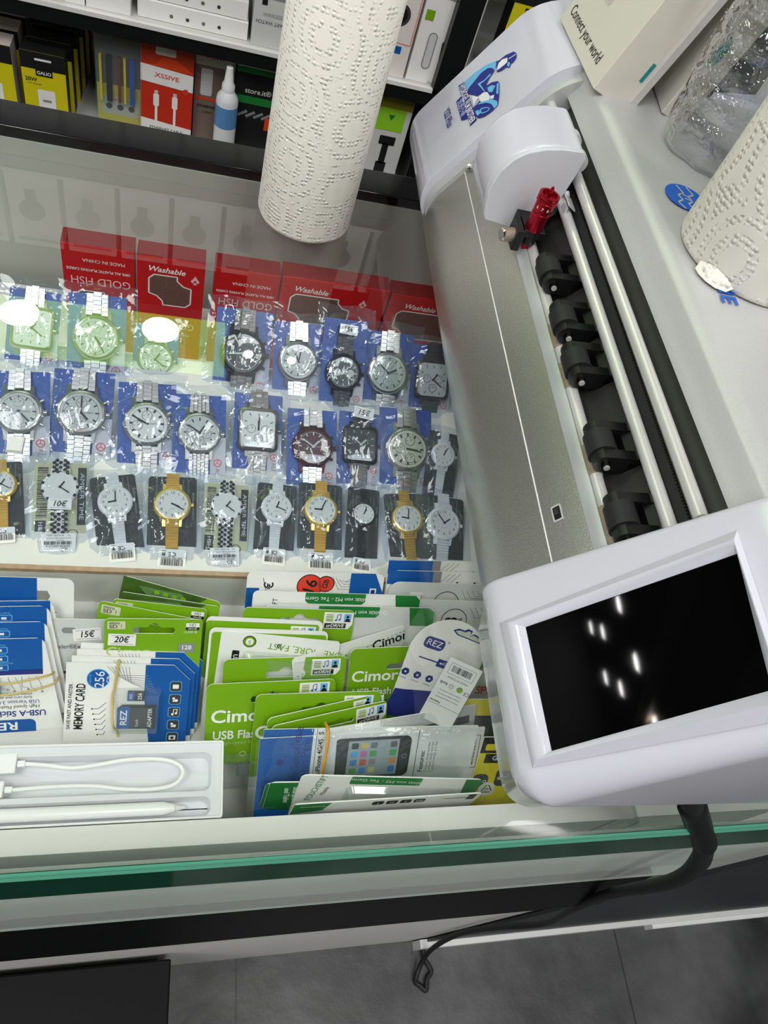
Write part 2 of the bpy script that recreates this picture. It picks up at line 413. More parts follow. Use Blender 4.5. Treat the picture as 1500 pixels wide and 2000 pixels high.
cp(MB(frame(Vector((1, 0, 0)), Z, Vector((0, -1, 0)), Vector((0, FY, 0)))).prism([[(0.40, -0.9), (X1, -0.9), (X1, -0.10), (c_.x, c_.z), (b_.x, b_.z)]], 0, 0.004, mat('dark_base', '34373a', 0.4, spec=0.15, noise=(12, 0.2))), 'slanted_dark_panel')['label'] = 'dark lower panel'  # dark flat shape with a slanted top edge on the base front
cp(MB().box(0.39, X1, FY - 0.012, FY, -0.90, -0.86, ALU).box(0.80, X1, FY - 0.018, FY - 0.012, -0.90, -0.875, ALU), 'skirting_strip')['label'] = 'aluminium skirting strip'
cp(MB().box(X0, X1, BY + 0.0002, BY + 0.035, -0.02, 0.001, mat('rail_gloss_black', '121316', 0.12)), 'back_rail', bevel=0.0015)['label'] = 'black rear rail'
cp(MB().box(X0, X1, BY - 0.001, BY + 0.006, -0.31, -0.0205, mat('back_panel', 'b3b6ae', 0.5)).box(X0, X1, BY - 0.001, BY + 0.0001, -0.0205, -0.0081, mat('back_panel', 'b3b6ae', 0.5)), 'back_panel')
cp(MB().box(X0, X1, FY + 0.013, BY - 0.014, -0.31, -0.20, CASEW), 'case_floor')
for x in (X0, X1 - 0.008): cp(MB().box(x, x + 0.008, FY + 0.013, BY - 0.014, -0.20, -0.012, PANE), 'side_pane')
cp(MB().box(X0 + 0.01, X1 - 0.01, 0.44, BY - 0.016, -0.2, -0.138, CASEW), 'rear_shelf')
TR = 0.272
# stepped tray: watch step, card step, tray floor, front rim
tr = thing('display_tray', 'white stepped display tray under the glass with bare chipboard edges', 'display tray', Matrix.Translation((0, 0.25, -0.2)))
OT = Vector((0, 0.25, -0.2))
def tp(mb, name, **k): return mb.build(name, tr, origin=OT, **k)
tp(MB().box(X0 + 0.02, 0.44, 0.2245, 0.40, -0.2, -0.05, CASEW), 'watch_step')
tp(MB().box(X0 + 0.02, 0.44, 0.2215, 0.2245, -0.053, -0.0495, CHIP).box(X0 + 0.02, 0.44, 0.2215, 0.2245, -0.2, -0.053, CASEW), 'edge_strip')['label'] = 'raw chipboard edge strip'
tp(MB().box(X0 + 0.02, 0.44, 0.128, 0.2215, -0.2, -0.09, CASEW), 'card_step')
tp(MB().box(X0 + 0.02, 0.44, 0.125, 0.128, -0.0935, -0.0895, CHIP).box(X0 + 0.02, 0.44, 0.125, 0.128, -0.2, -0.0935, CASEW), 'edge_strip')['label'] = 'raw chipboard edge strip'
tp(MB().box(X0 + 0.02, 0.44, 0.0805, 0.125, -0.2, -0.116, CASEW), 'tray_floor')
tp(MB().box(X0 + 0.02, TR, 0.0685, 0.0805, -0.2, -0.05, CASEW).box(TR - 0.012, TR - 0.0115, 0.0683, 0.0687, -0.2, -0.0499, DGREY), 'front_rim', bevel=0.0012)['label'] = 'white front rim'
tp(MB().box(TR, TR + 0.007, 0.064, 0.083, -0.058, -0.056, BLISTER).box(TR + 0.0005, TR + 0.003, 0.066, 0.083, -0.09, -0.05, BLISTER), 'clear_bracket')['label'] = 'clear plastic bracket'
tag(MB().box(-0.9, 0.024, -0.45, 0.049, -0.90, -0.62, mat('black_matt_box', '060709', 0.5, spec=0.12)).build('black_box', bevel=0.002, origin=Vector((-0.4, -0.2, -0.9))), 'low plain black box on the floor against the counter front', 'box')

# ------------------------------------------------------------------ the film plotter
PC = Vector((0.27, 0.32, 0.0))          # w, l of the base centre
pm = Matrix(((PW.x, PL.x, 0, 0), (PW.y, PL.y, 0, 0), (0, 0, 1, 0), (0, 0, 0, 1)))
pm.translation = wl(PC.x, PC.y, 0)
plotter = thing('film_plotter', 'silver and white desktop film cutting plotter on the glass counter', 'cutting plotter', pm)
def pp(mb, name, parent=None, **k): return mb.build(name, parent or plotter, origin=PC, **k)
def extr(mb, prof, l0, l1, m, caps=True):
    f0 = l0 if callable(l0) else (lambda a, z: l0); f1 = l1 if callable(l1) else (lambda a, z: l1)
    n = len(prof)
    v = [(a, f0(a, z), z) for a, z in prof] + [(a, f1(a, z), z) for a, z in prof]
    f = [(i, (i + 1) % n, n + (i + 1) % n, n + i) for i in range(n)]
    mb.add(v, f, m)
    if caps:
        tri = tessellate_polygon([[Vector((a, z, 0)) for a, z in prof]])
        mb.add(v, [t for t in tri] + [tuple(n + k for k in t[::-1]) for t in tri], m)
    return mb
def arc(cx, cz, r, a0, a1, n=8):
    return [(cx + r * math.cos(math.radians(a0 + (a1 - a0) * i / n)), cz + r * math.sin(math.radians(a0 + (a1 - a0) * i / n))) for i in range(n + 1)]
LA, LB = 0.16, 0.497
# front bed: rounded nose, slope up to the cutting strip
bed = [(0.215, 0.012), (0.185, 0.008)] + arc(0.1878, 0.0465, 0.035, 245, 148, 14) + [(0.1835, 0.1056), (0.1855, 0.1075), (0.187, 0.100), (0.215, 0.10)]
pp(extr(MB(), bed, LA, LB, SILVER), 'front_bed', recalc=True, sharp=30)['label'] = 'brushed silver rounded front bed'
SN = Vector((-0.848, 0, 0.53)).normalized()           # outward normal of the slope (w, l, z)
SU = Vector((0.53, 0, 0.848)).normalized()            # up the slope
def slope(d, l, off=0.0):
    """point on the bed slope, d metres up from the seam highlight"""
    return Vector((0.1704, l, 0.0845)) + SU * d + SN * off
mb = MB()
q = [slope(-0.0004, LA, 0.0004), slope(0.0004, LA, 0.0004), slope(0.0004, LB, 0.0004), slope(-0.0004, LB, 0.0004)]
mb.add(q, [(0, 1, 2, 3)], mat('seam_highlight', 'efefec', 0.3))  # white strip paints in the highlight caught by the slit
pp(mb, 'bed_seam')['label'] = 'thin seam with a painted highlight'
mb = MB()
ft = frame(Vector((0, 1, 0)), -SU, SN, slope(0.0085, 0.192, 0.0004))
mb.T = ft; mb.prism([rrect(-0.0045, 0.0045, -0.0028, 0.0028, 0.0006), rrect(-0.0036, 0.0036, -0.002, 0.002, 0.0004)[::-1]], 0, 0.0003, STEEL); mb.rect(-0.0037, 0.0037, -0.0021, 0.0021, 0.0001, BLKP); mb.box(-0.001, 0.0025, -0.001, 0.0012, 0, 0.0006, DARKM)
pp(mb, 'latch_window')['label'] = 'small square latch window'
mb = MB(); extr(mb, [(0.1818, 0.1032), (0.1838, 0.1064), (0.1858, 0.1084), (0.1866, 0.1080), (0.1866, 0.104), (0.185, 0.1)], LA, LB, mat('strip_alu', 'c9ccd0', 0.35, metal=0.5)); pp(mb, 'cutting_strip', recalc=True, sharp=20)['label'] = 'pale aluminium cutting strip'
mb = MB(); extr(mb, [(0.189, 0.097), (0.195, 0.1005), (0.226, 0.1465), (0.236, 0.146), (0.236, 0.02), (0.205, 0.02), (0.189, 0.09)], LA, LB, DARKM); pp(mb, 'channel_back', recalc=True, sharp=20)['label'] = 'dark metal channel behind the rollers'
shaft = pp(MB().cyl((0.1905, LA, 0.1075), (0.1905, LB, 0.1075), 0.0034, STEEL), 'drive_shaft'); shaft['label'] = 'chrome drive shaft'
for l0, l1 in ((0.165, 0.186), (0.205, 0.223), (0.262, 0.280), (0.292, 0.310)):
    pp(MB().cyl((0.1905, l0, 0.1075), (0.1905, l1, 0.1075), 0.0039, KNURL), 'knurled_sleeve', shaft)['label'] = 'knurled sleeve'
rodA = pp(MB().cyl((0.2035, LA, 0.131), (0.2035, LB, 0.131), 0.0033, STEEL), 'guide_rod')
rodB = pp(MB().cyl((0.2105, LA, 0.1425), (0.2105, LB, 0.1425), 0.0033, STEEL), 'guide_rod')
# toothed belt between the rods
mb = MB()
bu = (Vector((0.2105, 0, 0.1425)) - Vector((0.2035, 0, 0.131))).normalized(); bn = Vector((-bu.z, 0, bu.x))
p0 = Vector((0.2035, 0, 0.131)) + bu * 0.0025 - bn * 0.004; p1 = p0 + bu * 0.0048
mb.add([p0 + Vector((0, LA, 0)), p1 + Vector((0, LA, 0)), p1 + Vector((0, LB, 0)), p0 + Vector((0, LB, 0))], [(0, 1, 2, 3)], BLKR)
mb.add([p0 + Vector((0, LA, 0)) - bn * 0.001, p1 + Vector((0, LA, 0)) - bn * 0.001, p1 + Vector((0, LB, 0)) - bn * 0.001, p0 + Vector((0, LB, 0)) - bn * 0.001], [(3, 2, 1, 0)], BLKR)
k = LA
while k < LB - 0.001:
    a0, a1 = p1 + Vector((0, k, 0)), p1 + Vector((0, k + 0.0009, 0)); e = bu * 0.0007
    mb.add([a0, a0 + e, a1 + e, a1, a0 - bn * 0.001, a0 + e - bn * 0.001, a1 + e - bn * 0.001, a1 - bn * 0.001], [(0, 1, 2, 3), (1, 5, 6, 2)], BLKR); k += 0.0018
mb2 = MB(); e0 = p1 + bu * 0.0009 - bn * 0.002; e1 = e0 + bu * 0.0045
mb2.add([e0 + Vector((0, LA, 0)), e1 + Vector((0, LA, 0)), e1 + Vector((0, LB, 0)), e0 + Vector((0, LB, 0)), e0 + Vector((0, LA, 0)) - bn * 0.003, e1 + Vector((0, LA, 0)) - bn * 0.003, e1 + Vector((0, LB, 0)) - bn * 0.003, e0 + Vector((0, LB, 0)) - bn * 0.003], [(0, 1, 2, 3), (7, 6, 5, 4), (0, 3, 7, 4), (1, 5, 6, 2)], mat('rail_grey', '85857f', 0.4, metal=0.5)); pp(mb2, 'belt_rail', recalc=True)['label'] = 'grey metal rail beside the belt'
pp(mb, 'toothed_belt')['label'] = 'black toothed belt'
# hood behind the channel
hood = [(0.219, 0.150), (0.2205, 0.1535), (0.224, 0.158)] + arc(0.2345, 0.1555, 0.0122, 140, 92, 6) + [(0.30, 0.1683), (0.385, 0.168)] + arc(0.385, 0.156, 0.012, 80, 0, 5) + [(0.397, 0.004), (0.245, 0.004), (0.245, 0.145), (0.226, 0.1475)]
hd = pp(extr(MB(), hood, LA - 0.014, LB + 0.004, SILVERL), 'hood', recalc=True, sharp=32); hd['label'] = 'light silver top hood'
# blue round emblem and lettering on the hood
def onhood(px, py): return towl(onz(px, py, 0.168))
BLUEP = mat('emblem_blue', '1f5fc4', 0.4)
mb = MB(); c = onhood(1337, 388); T = Matrix.Translation((c.x, c.y, 0.1688)) @ Matrix.Rotation(math.radians(-90), 4, 'Z')
mb.T = T
mb.disc(0, 0, 0.0125, 0, BLUEP, 40)
zz = [(-0.011, 0.004), (-0.004, 0.0065), (-0.001, 0.002), (0.003, 0.004), (0.006, 0.0), (0.0115, 0.003)]
mb.line(zz, 0.0011, 0.0001, SILVERL); mb.line([(a, b - 0.0065) for a, b in zz], 0.0011, 0.0001, SILVERL); mb.line([(-0.001, 0.002), (-0.003, -0.002)], 0.001, 0.0001, SILVERL); mb.line([(0.003, 0.004), (0.001, -0.0005)], 0.001, 0.0001, SILVERL)
pp(mb, 'hood_emblem', hd)['label'] = 'round blue emblem'
c = onhood(1421, 588)
mb = MB(Matrix.Translation((c.x, c.y, 0.1688)) @ Matrix.Rotation(math.radians(-93), 4, 'Z'))
mb.text('ME', -0.006, 0, 0.013, 0, BLUEP, bold=True, sx=1.1)
pp(mb, 'hood_lettering', hd)['label'] = 'blue ME lettering'

# white end housings
def capprof(c, r, ztop, wback, nose_lo=225):
    """closed (w, z) outline: nose arc, slope line -.85w+.53z=c, rounded top"""
    rhs = -c + r                                       # .85wc-.53zc = rhs ; wc+.4756zc = .1712+1.107r
    B = 0.1712 + 1.107 * r
    zc = (0.85 * B - rhs) / (0.85 * 0.4756 + 0.53); wc = B - 0.4756 * zc
    pr = [(wc + 0.012, 0.003), (wc - 0.002, 0.006)] + arc(wc, zc, r, nose_lo, 148, 10)
    zt = ztop - 0.022; wt = (-c + 0.53 * zt) / 0.85
    k = 0.030
    pr += [(wt, zt)]
    # quarter blend from slope to level
    for i in range(1, 9):
        t = i / 8; a, bz = (wt, zt), (wt + 0.0138, zt + 0.022); e = (wt + 0.05, ztop)
        pr.append(((1 - t) ** 2 * a[0] + 2 * t * (1 - t) * bz[0] + t * t * e[0], (1 - t) ** 2 * a[1] + 2 * t * (1 - t) * bz[1] + t * t * e[1]))
    pr += [(wback - 0.012, ztop)] + arc(wback - 0.012, ztop - 0.012, 0.012, 80, 0, 5) + [(wback, 0.003)]
    return pr
FARP = capprof(-0.0915, 0.03, 0.172, 0.402)
NEARP = capprof(-0.087, 0.02, 0.192, 0.404)
far = pp(extr(MB(), FARP, lambda a, z: 0.5, lambda a, z: 0.592 - 0.01 * max(0, (0.06 - z) / 0.06), GLOSSW), 'end_housing', recalc=True, sharp=40, bevel=0.006, seg=4); far['label'] = 'white far end housing'
# inner wall under the arch, seen behind the carriage
mb = MB(); extr(mb, [(a + 0.004, z - 0.004) for a, z in FARP], 0.490, 0.502, SILVERL); pp(mb, 'inner_wall', far, recalc=True)['label'] = 'silver inner wall'
def screw(mb, p, n, r=0.0042):
    T = Matrix.Translation(p) @ n.to_track_quat('Z', 'Y').to_matrix().to_4x4()
    mb.lathe([(r, 0), (r, 0.0008), (r * 0.7, 0.0018), (0.0, 0.0021)], STEEL, 20, T)
    for a in (0.4, 1.97):
        R = T @ Matrix.Rotation(a, 4, 'Z'); mb.box(-r * 0.6, r * 0.6, -r * 0.1, r * 0.1, 0.0017, 0.00225, BLKP, R)
def onl(px, py, l):
    d = ray(px, py); t = (l - EYE.dot(PL)) / d.dot(PL); return towl(EYE + d * t)
mb = MB(); screw(mb, onl(916, 326, 0.4895), Vector((0, -1, 0)), 0.0026); pp(mb, 'screw', far)['label'] = 'cross-head screw'
# printing on the far housing: worker badge, name plate, model lettering
FN = Vector((-0.85, 0, 0.53)).normalized(); FP0 = Vector((0, 0, -0.0915 / 0.53)) + FN * 0.0006
def onfar(px, py, off=0.0):
    d = ray(px, py); e = towl(EYE); dd = Vector((d.dot(PW), d.dot(PL), d.z)); p0 = FP0 + FN * off
    return e + dd * ((p0 - e).dot(FN) / dd.dot(FN))
bo = onfar(955, 175); bx = (onfar(985, 240) - onfar(925, 110)); bx = Vector((0, -1, 0)); by = SU
BT = frame(bx, by, FN, bo); BTi = BT.inverted()
def bq(pts, s=7.143, ox=850, oy=60):
    return [tuple((BTi @ onfar(x / s + ox, y / s + oy))[:2]) for x, y in pts]
mb = MB(BT)
DB = mat('badge_navy', '10248c', 0.4); LBL = mat('badge_sky', '6fc3f2', 0.4); WB = mat('badge_white', 'f4f4fa', 0.4)
for k, (m_, pts) in enumerate([
    (DB, [(322, 770), (405, 712), (580, 1240), (487, 1330)]), (DB, [(292, 990), (372, 905), (455, 1225), (365, 1255)]),
    (LBL, [(412, 712), (560, 580), (720, 470), (870, 415), (850, 480), (815, 560), (560, 690), (465, 820), (450, 840)]),
    (DB, [(470, 800), (560, 690), (640, 590), (740, 520), (800, 520), (830, 560), (770, 640), (720, 740), (700, 830), (590, 910), (520, 890), (460, 880), (455, 830)]),
    (DB, [(850, 430), (890, 415), (985, 340), (1100, 290), (1138, 318), (1132, 380), (1090, 440), (1060, 455), (1035, 520), (1000, 500), (960, 530), (930, 555), (860, 578)]),
    (DB, [(715, 770), (790, 720), (880, 705), (900, 740), (895, 900), (880, 1030), (800, 1120), (700, 1190), (610, 1220), (560, 1190), (520, 1085), (570, 1040), (640, 960), (700, 860)])]):
    mb.poly(bq(pts), k * 0.00004, m_)
for k, (m_, pts) in enumerate([
    (LBL, [(592, 745), (690, 690), (770, 600), (780, 620), (700, 700), (632, 750), (700, 850), (685, 850)]),
    (WB, [(885, 460), (935, 405), (1010, 380), (1010, 440), (970, 480), (890, 540), (862, 560)]),
    (LBL, [(1020, 440), (1050, 450), (1028, 515), (1005, 480)]),
    (WB, [(1025, 395), (1130, 325), (1130, 335), (1030, 402)]),
    (LBL, [(730, 800), (790, 765), (845, 770), (800, 860), (750, 860)]), (LBL, [(865, 740), (893, 735), (885, 890), (855, 880)]),
    (WB, [(610, 930), (670, 870), (730, 860), (770, 920), (760, 970), (640, 1000)]), (WB, [(775, 915), (828, 900), (820, 950), (770, 960)]),
    (LBL, [(580, 1040), (650, 1000), (800, 960), (870, 990), (875, 1040), (830, 1090), (790, 1030), (720, 1010)]),
    (LBL, [(620, 1120), (650, 1085), (720, 1070), (770, 1085), (745, 1130), (660, 1165), (630, 1150)]), (DB, [(640, 1120), (665, 1095), (720, 1082), (755, 1092), (735, 1122), (660, 1150)]),
    (LBL, [(563, 1135), (605, 1110), (635, 1160), (595, 1195)]), (WB, [(520, 920), (610, 930), (545, 1050)])]):
    mb.poly(bq(pts), 0.0003 + k * 0.00002, m_)
def pxdir(a, b):
    (x0, y0), (x1, y1) = bq([a, b]); return math.atan2(y1 - y0, x1 - x0), math.hypot(x1 - x0, y1 - y0)
ang, ln = pxdir((365, 750), (525, 1285)); (cx, cy), = bq([(447, 1018)])
mb.text('HYDROGEL FILM BROTHER', cx, cy, 0.0072, 0.0006, WB, ang, True, sx=ln / (0.0072 * 12.6))
(cx, cy), = bq([(372, 1085)]); mb.text('\u6d41\u8fdb\u5c0f\u54e5', cx, cy, 0.0062, 0.0006, mat('badge_lilac', 'aab2e6', 0.4), ang, True, sx=0.9)
ang2, ln2 = pxdir((150, 1070), (225, 1380)); (cx, cy), = bq([(185, 1220)])
mb.text('Y22 Plus', cx, cy, 0.0082, 0.0006, DB, ang2, True, sx=ln2 / (0.0082 * 4.6))
pp(mb, 'worker_badge', far)['label'] = 'blue printed badge and model lettering'

# near end housing with the touch screen
def loft(mb, prof, secs, m):
    """rounded block: the (w, z) outline repeated along l, drawn inwards by each section's inset"""
    n = len(prof); area_ = sum(prof[i][0] * prof[(i + 1) % n][1] - prof[(i + 1) % n][0] * prof[i][1] for i in range(n)); sg = 1 if area_ > 0 else -1
    nr = []
    for i in range(n):
        p, q = Vector(prof[i - 1]), Vector(prof[(i + 1) % n]); d = (q - p).normalized(); nr.append(Vector((-d.y, d.x)) * sg)
    V = []
    for lf, ins in secs:
        for (a, z), v in zip(prof, nr):
            V.append((a + v.x * ins, lf(a, z), z + v.y * ins))
    k = len(secs)
    mb.add(V, [(j * n + i, j * n + (i + 1) % n, (j + 1) * n + (i + 1) % n, (j + 1) * n + i) for j in range(k - 1) for i in range(n)], m)
    for j in (0, k - 1):
        P = V[j * n:(j + 1) * n]; mb.add(P, tessellate_polygon([[Vector((p[0], p[2], 0)) for p in P]]), m)
    return mb
ln_ = lambda a, z: 0.061 + 0.010 * max(0, min(1, (0.065 - z) / 0.055)); lf_ = lambda a, z: 0.170 - 0.15 * max(0, z - 0.045)
SEC = [(lambda a, z, t=t: ln_(a, z) + 0.0155 * (1 - math.cos(t)), 0.0155 * (1 - math.sin(t))) for t in [math.pi / 2 * q / 8 for q in range(9)]]
SEC += [(lambda a, z, t=t: lf_(a, z) - 0.004 * (1 - math.sin(t)), 0.004 * (1 - math.cos(t))) for t in [math.pi / 2 * q / 4 for q in range(5)]]
near = pp(loft(MB(), NEARP, SEC, GLOSSW), 'end_housing', recalc=True, sharp=50); near['label'] = 'white near end housing with display'
NP0 = Vector((0, 0, -0.087 / 0.53))
def onnear(px, py, off=0.0):
    d = ray(px, py); e = towl(EYE); dd = Vector((d.dot(PW), d.dot(PL), d.z)); p0 = NP0 + FN * off
    return e + dd * ((p0 - e).dot(FN) / dd.dot(FN))
scr = [onnear(*p, 0.0006) for p in ((1027, 1225), (1078, 1467), (1508, 1348), (1440, 1082))]
mb = MB().add(scr, [(0, 1, 2, 3)], SCREEN); mb.add([p - FN * 0.0005 for p in scr], [(3, 2, 1, 0)], SCREEN)
pp(mb, 'touch_screen', near)['label'] = 'glossy black touch screen'
o_ = [onnear(*p, 0.0002) for p in ((975, 1216), (1040, 1500), (1560, 1400), (1440, 1035))]
c1 = [onnear(*p, 0.0042) for p in ((1000, 1218), (1052, 1480), (1530, 1366), (1434, 1062))]
c0 = [a.lerp(b, 0.75) + FN * 0.0012 for a, b in zip(o_, c1)]
i_ = [p + FN * 0.0003 for p in scr]
mb = MB(); L4 = o_ + c0 + c1 + i_
mb.add(L4, [(a * 4 + k, a * 4 + (k + 1) % 4, (a + 1) * 4 + (k + 1) % 4, (a + 1) * 4 + k) for a in range(3) for k in range(4)], GLOSSW)
pp(mb, 'screen_bezel', near, sharp=50, recalc=True)['label'] = 'raised white screen surround'
mb = MB(); extr(mb, [(0.185, 0.0), (0.385, 0.0), (0.385, 0.006), (0.185, 0.006)], 0.085, 0.16, BLKR); pp(mb, 'foot', near)
mb = MB(); extr(mb, [(0.185, 0.0), (0.385, 0.0), (0.385, 0.006), (0.185, 0.006)], 0.505, 0.58, BLKR); pp(mb, 'foot', far)

# pinch rollers
for k, l in enumerate((0.345, 0.304, 0.2715, 0.2165, 0.174)):
    r = bpy.data.objects.new('pinch_roller', None); COL.objects.link(r); r.parent = plotter; r.location = Vector((0.1905, l, 0.1175)) - PC; r['label'] = 'black pinch roller on a hinged arm'
    C0 = Vector((0, 0, 0))
    MB().cyl((0, -0.006, 0), (0, 0.006, 0), 0.0072, BLKR, 28).build('roller', r)
    mb = MB(frame(Vector((1, 0, 0)), Vector((0, 0, 1)), Vector((0, -1, 0)), C0))
    side = arc(0, 0, 0.0060, 120, 300, 8) + [(0.012, -0.006), (0.026, 0.004), (0.027, 0.012), (0.022, 0.016), (0.014, 0.006)]
    mb.prism([side], 0.0062, 0.0115, BLKP); mb.prism([side], -0.0115, -0.0062, BLKP)
    mb.prism([[(0.013, -0.004), (0.026, 0.004), (0.027, 0.012), (0.022, 0.014), (0.012, 0.002)]], -0.0115, 0.0115, BLKP)
    mb.build('arm', r, recalc=True)
    MB().cyl((0, -0.0136, 0), (0, 0.0136, 0), 0.0024, GUN, 16).cyl((0, -0.0142, 0), (0, -0.0128, 0), 0.0016, STEEL, 16).build('axle', r)
    MB().cyl((0.0175, -0.0136, 0.006), (0.0175, 0.0136, 0.006), 0.0024, GUN, 16).cyl((0.0175, -0.0142, 0.006), (0.0175, -0.0128, 0.006), 0.0016, STEEL, 16).build('pivot_pin', r)

# carriage
carr = bpy.data.objects.new('carriage', None); COL.objects.link(carr); carr.parent = plotter; carr.location = Vector((0.18, 0.42, 0.13)) - PC; carr['label'] = 'white cutting carriage'
CC = Vector((0.18, 0.42, 0.13))
def cpp(mb, name, **k): return mb.build(name, carr, origin=CC, **k)
cprof = [(0.1785, 0.1085), (0.1605, 0.1105), (0.1585, 0.114), (0.1558, 0.130), (0.158, 0.142), (0.1625, 0.150), (0.1695, 0.1565), (0.1775, 0.160), (0.187, 0.1622), (0.2015, 0.1635), (0.2045, 0.160), (0.2035, 0.148), (0.2012, 0.129), (0.199, 0.117)]
cpp(extr(MB(), cprof, 0.4005, 0.4455, GLOSSW), 'cover', recalc=True, sharp=30, bevel=0.0025)['label'] = 'white rounded cover'
inn = [(0.182 + (a - 0.182) * 0.9, 0.133 + (z - 0.133) * 0.9) for a, z in cprof]
cpp(extr(MB(), [(a + 0.0, z) for a, z in cprof], 0.3965, 0.4003, MATTW), 'face_plate', recalc=True, sharp=30, bevel=0.0008)['label'] = 'flat grey-white face plate'
mb = MB(); screw(mb, Vector((0.1965, 0.3964, 0.1315)), Vector((0, -1, 0)), 0.0028); cpp(mb, 'screw')
mb = MB()
for (a, z, l) in ((0.207, 0.150, 0.412), (0.209, 0.149, 0.436), (0.199, 0.122, 0.405), (0.200, 0.121, 0.43)):
    mb.cyl((a, l - 0.003, z), (a, l + 0.003, z), 0.0065, mat('wheel_white', 'bfc1c2', 0.45), 24)
cpp(mb, 'wheel')
HX, HL = 0.1855, 0.380
mb = MB(); mb.T = Matrix.Translation((HX, HL, 0))
mb.lathe([(0.0015, 0.106), (0.0028, 0.1085), (0.0028, 0.1112)], REDM, 24); mb.lathe([(0.0052, 0.121), (0.0055, 0.122), (0.0055, 0.1325), (0.0048, 0.133), (0.0048, 0.1338), (0.0056, 0.1342), (0.0056, 0.139), (0.0063, 0.1395), (0.0063, 0.1402), (0.0058, 0.1406), (0.0063, 0.141), (0.0063, 0.1417), (0.0058, 0.142), (0.0064, 0.1425), (0.0064, 0.1442), (0.0048, 0.1445), (0.0046, 0.1415), (0.0018, 0.1415), (0.0018, 0.1425)], REDM, 32)
mb.lathe([(0.0011, 0.142), (0.0011, 0.1482), (0.0004, 0.1492)], REDM, 16)
for k, s in enumerate('6789'):
    a = math.radians(-150 + k * 34); 
    T = Matrix.Translation((HX, HL, 0.1368)) @ Matrix.Rotation(a, 4, 'Z') @ frame(Vector((0, 1, 0)), Z, Vector((1, 0, 0)), Vector((0.00575, 0, 0)))
    mb.text(s, 0, 0, 0.0026, 0, WHITE, T=T)
cpp(mb, 'blade_holder', recalc=False)['label'] = 'red anodised blade holder with scale'
mb = MB(); mb.T = Matrix.Translation((HX, HL, 0))
mb.lathe([(0.0035, 0.1105), (0.0046, 0.112), (0.0046, 0.1215)], BLKP, 24)
mb.box(-0.0075, 0.0075, -0.004, 0.017, 0.1165, 0.1215, BLKP); mb.box(-0.0105, -0.0055, -0.006, 0.010, 0.1075, 0.1215, BLKP)
cpp(mb, 'clamp', bevel=0.0006)['label'] = 'black blade clamp'
mb = MB()
kp = Vector((HX - 0.0105, HL, 0.1145)); mb.cyl(kp, kp + Vector((-0.0075, -0.002, 0.0)), 0.0042, KNURL, 28); mb.cyl(kp + Vector((-0.0075, -0.002, 0)), kp + Vector((-0.0082, -0.0022, 0)), 0.0038, CHROME, 28, 0.003)
cpp(mb, 'clamp_knob')['label'] = 'knurled silver clamp knob'
mb = MB(); kp = Vector((0.2035, 0.388, 0.137)); mb.box(-0.003, 0.003, -0.006, 0.006, 0, 0.0008, STEEL, Matrix.Translation(kp) @ Matrix.Rotation(0.5, 4, 'Y')); mb.box(-0.003, -0.0022, -0.006, 0.002, -0.005, 0, STEEL, Matrix.Translation(kp)); mb.cyl(kp + Vector((0, 0.006, 0)), kp + Vector((0, 0.009, 0.001)), 0.0015, STEEL, 12)
cpp(mb, 'belt_clip')['label'] = 'small steel belt clip'

# power cable
pts = [(1345, 1545, 0.030), (1352, 1575, 0.016), (1372, 1635, -0.012), (1366, 1682, -0.05), (1310, 1722, -0.10), (1190, 1746, -0.22), (1115, 1776, -0.34), (1060, 1803, -0.46), (960, 1812, -0.58), (890, 1826, -0.70), (835, 1862, -0.86), (812, 1912, -0.892), (822, 1926, -0.894), (832, 1934, -0.894), (834, 1912, -0.894), (842, 1896, -0.894), (829, 1872, -0.894), (826, 1848, -0.894)]
P = [onz(*p) for p in pts]
cab = thing('power_cable', 'black power cable hanging over the counter front down to the floor', 'cable', Matrix.Translation(P[-1]))
mb = MB().tube([p - P[-1] for p in P], [0.0062, 0.0058, 0.0058, 0.0056, 0.0046, 0.0040] + [0.0036] * 12, BLKR, 12, 6); mb.build('cord', cab)
mb = MB().cyl(P[1] - P[-1], P[2] - P[-1] + (P[2] - P[1]) * 0.2, 0.0075, BLKP, 20, 0.0068); mb.build('plug', cab)

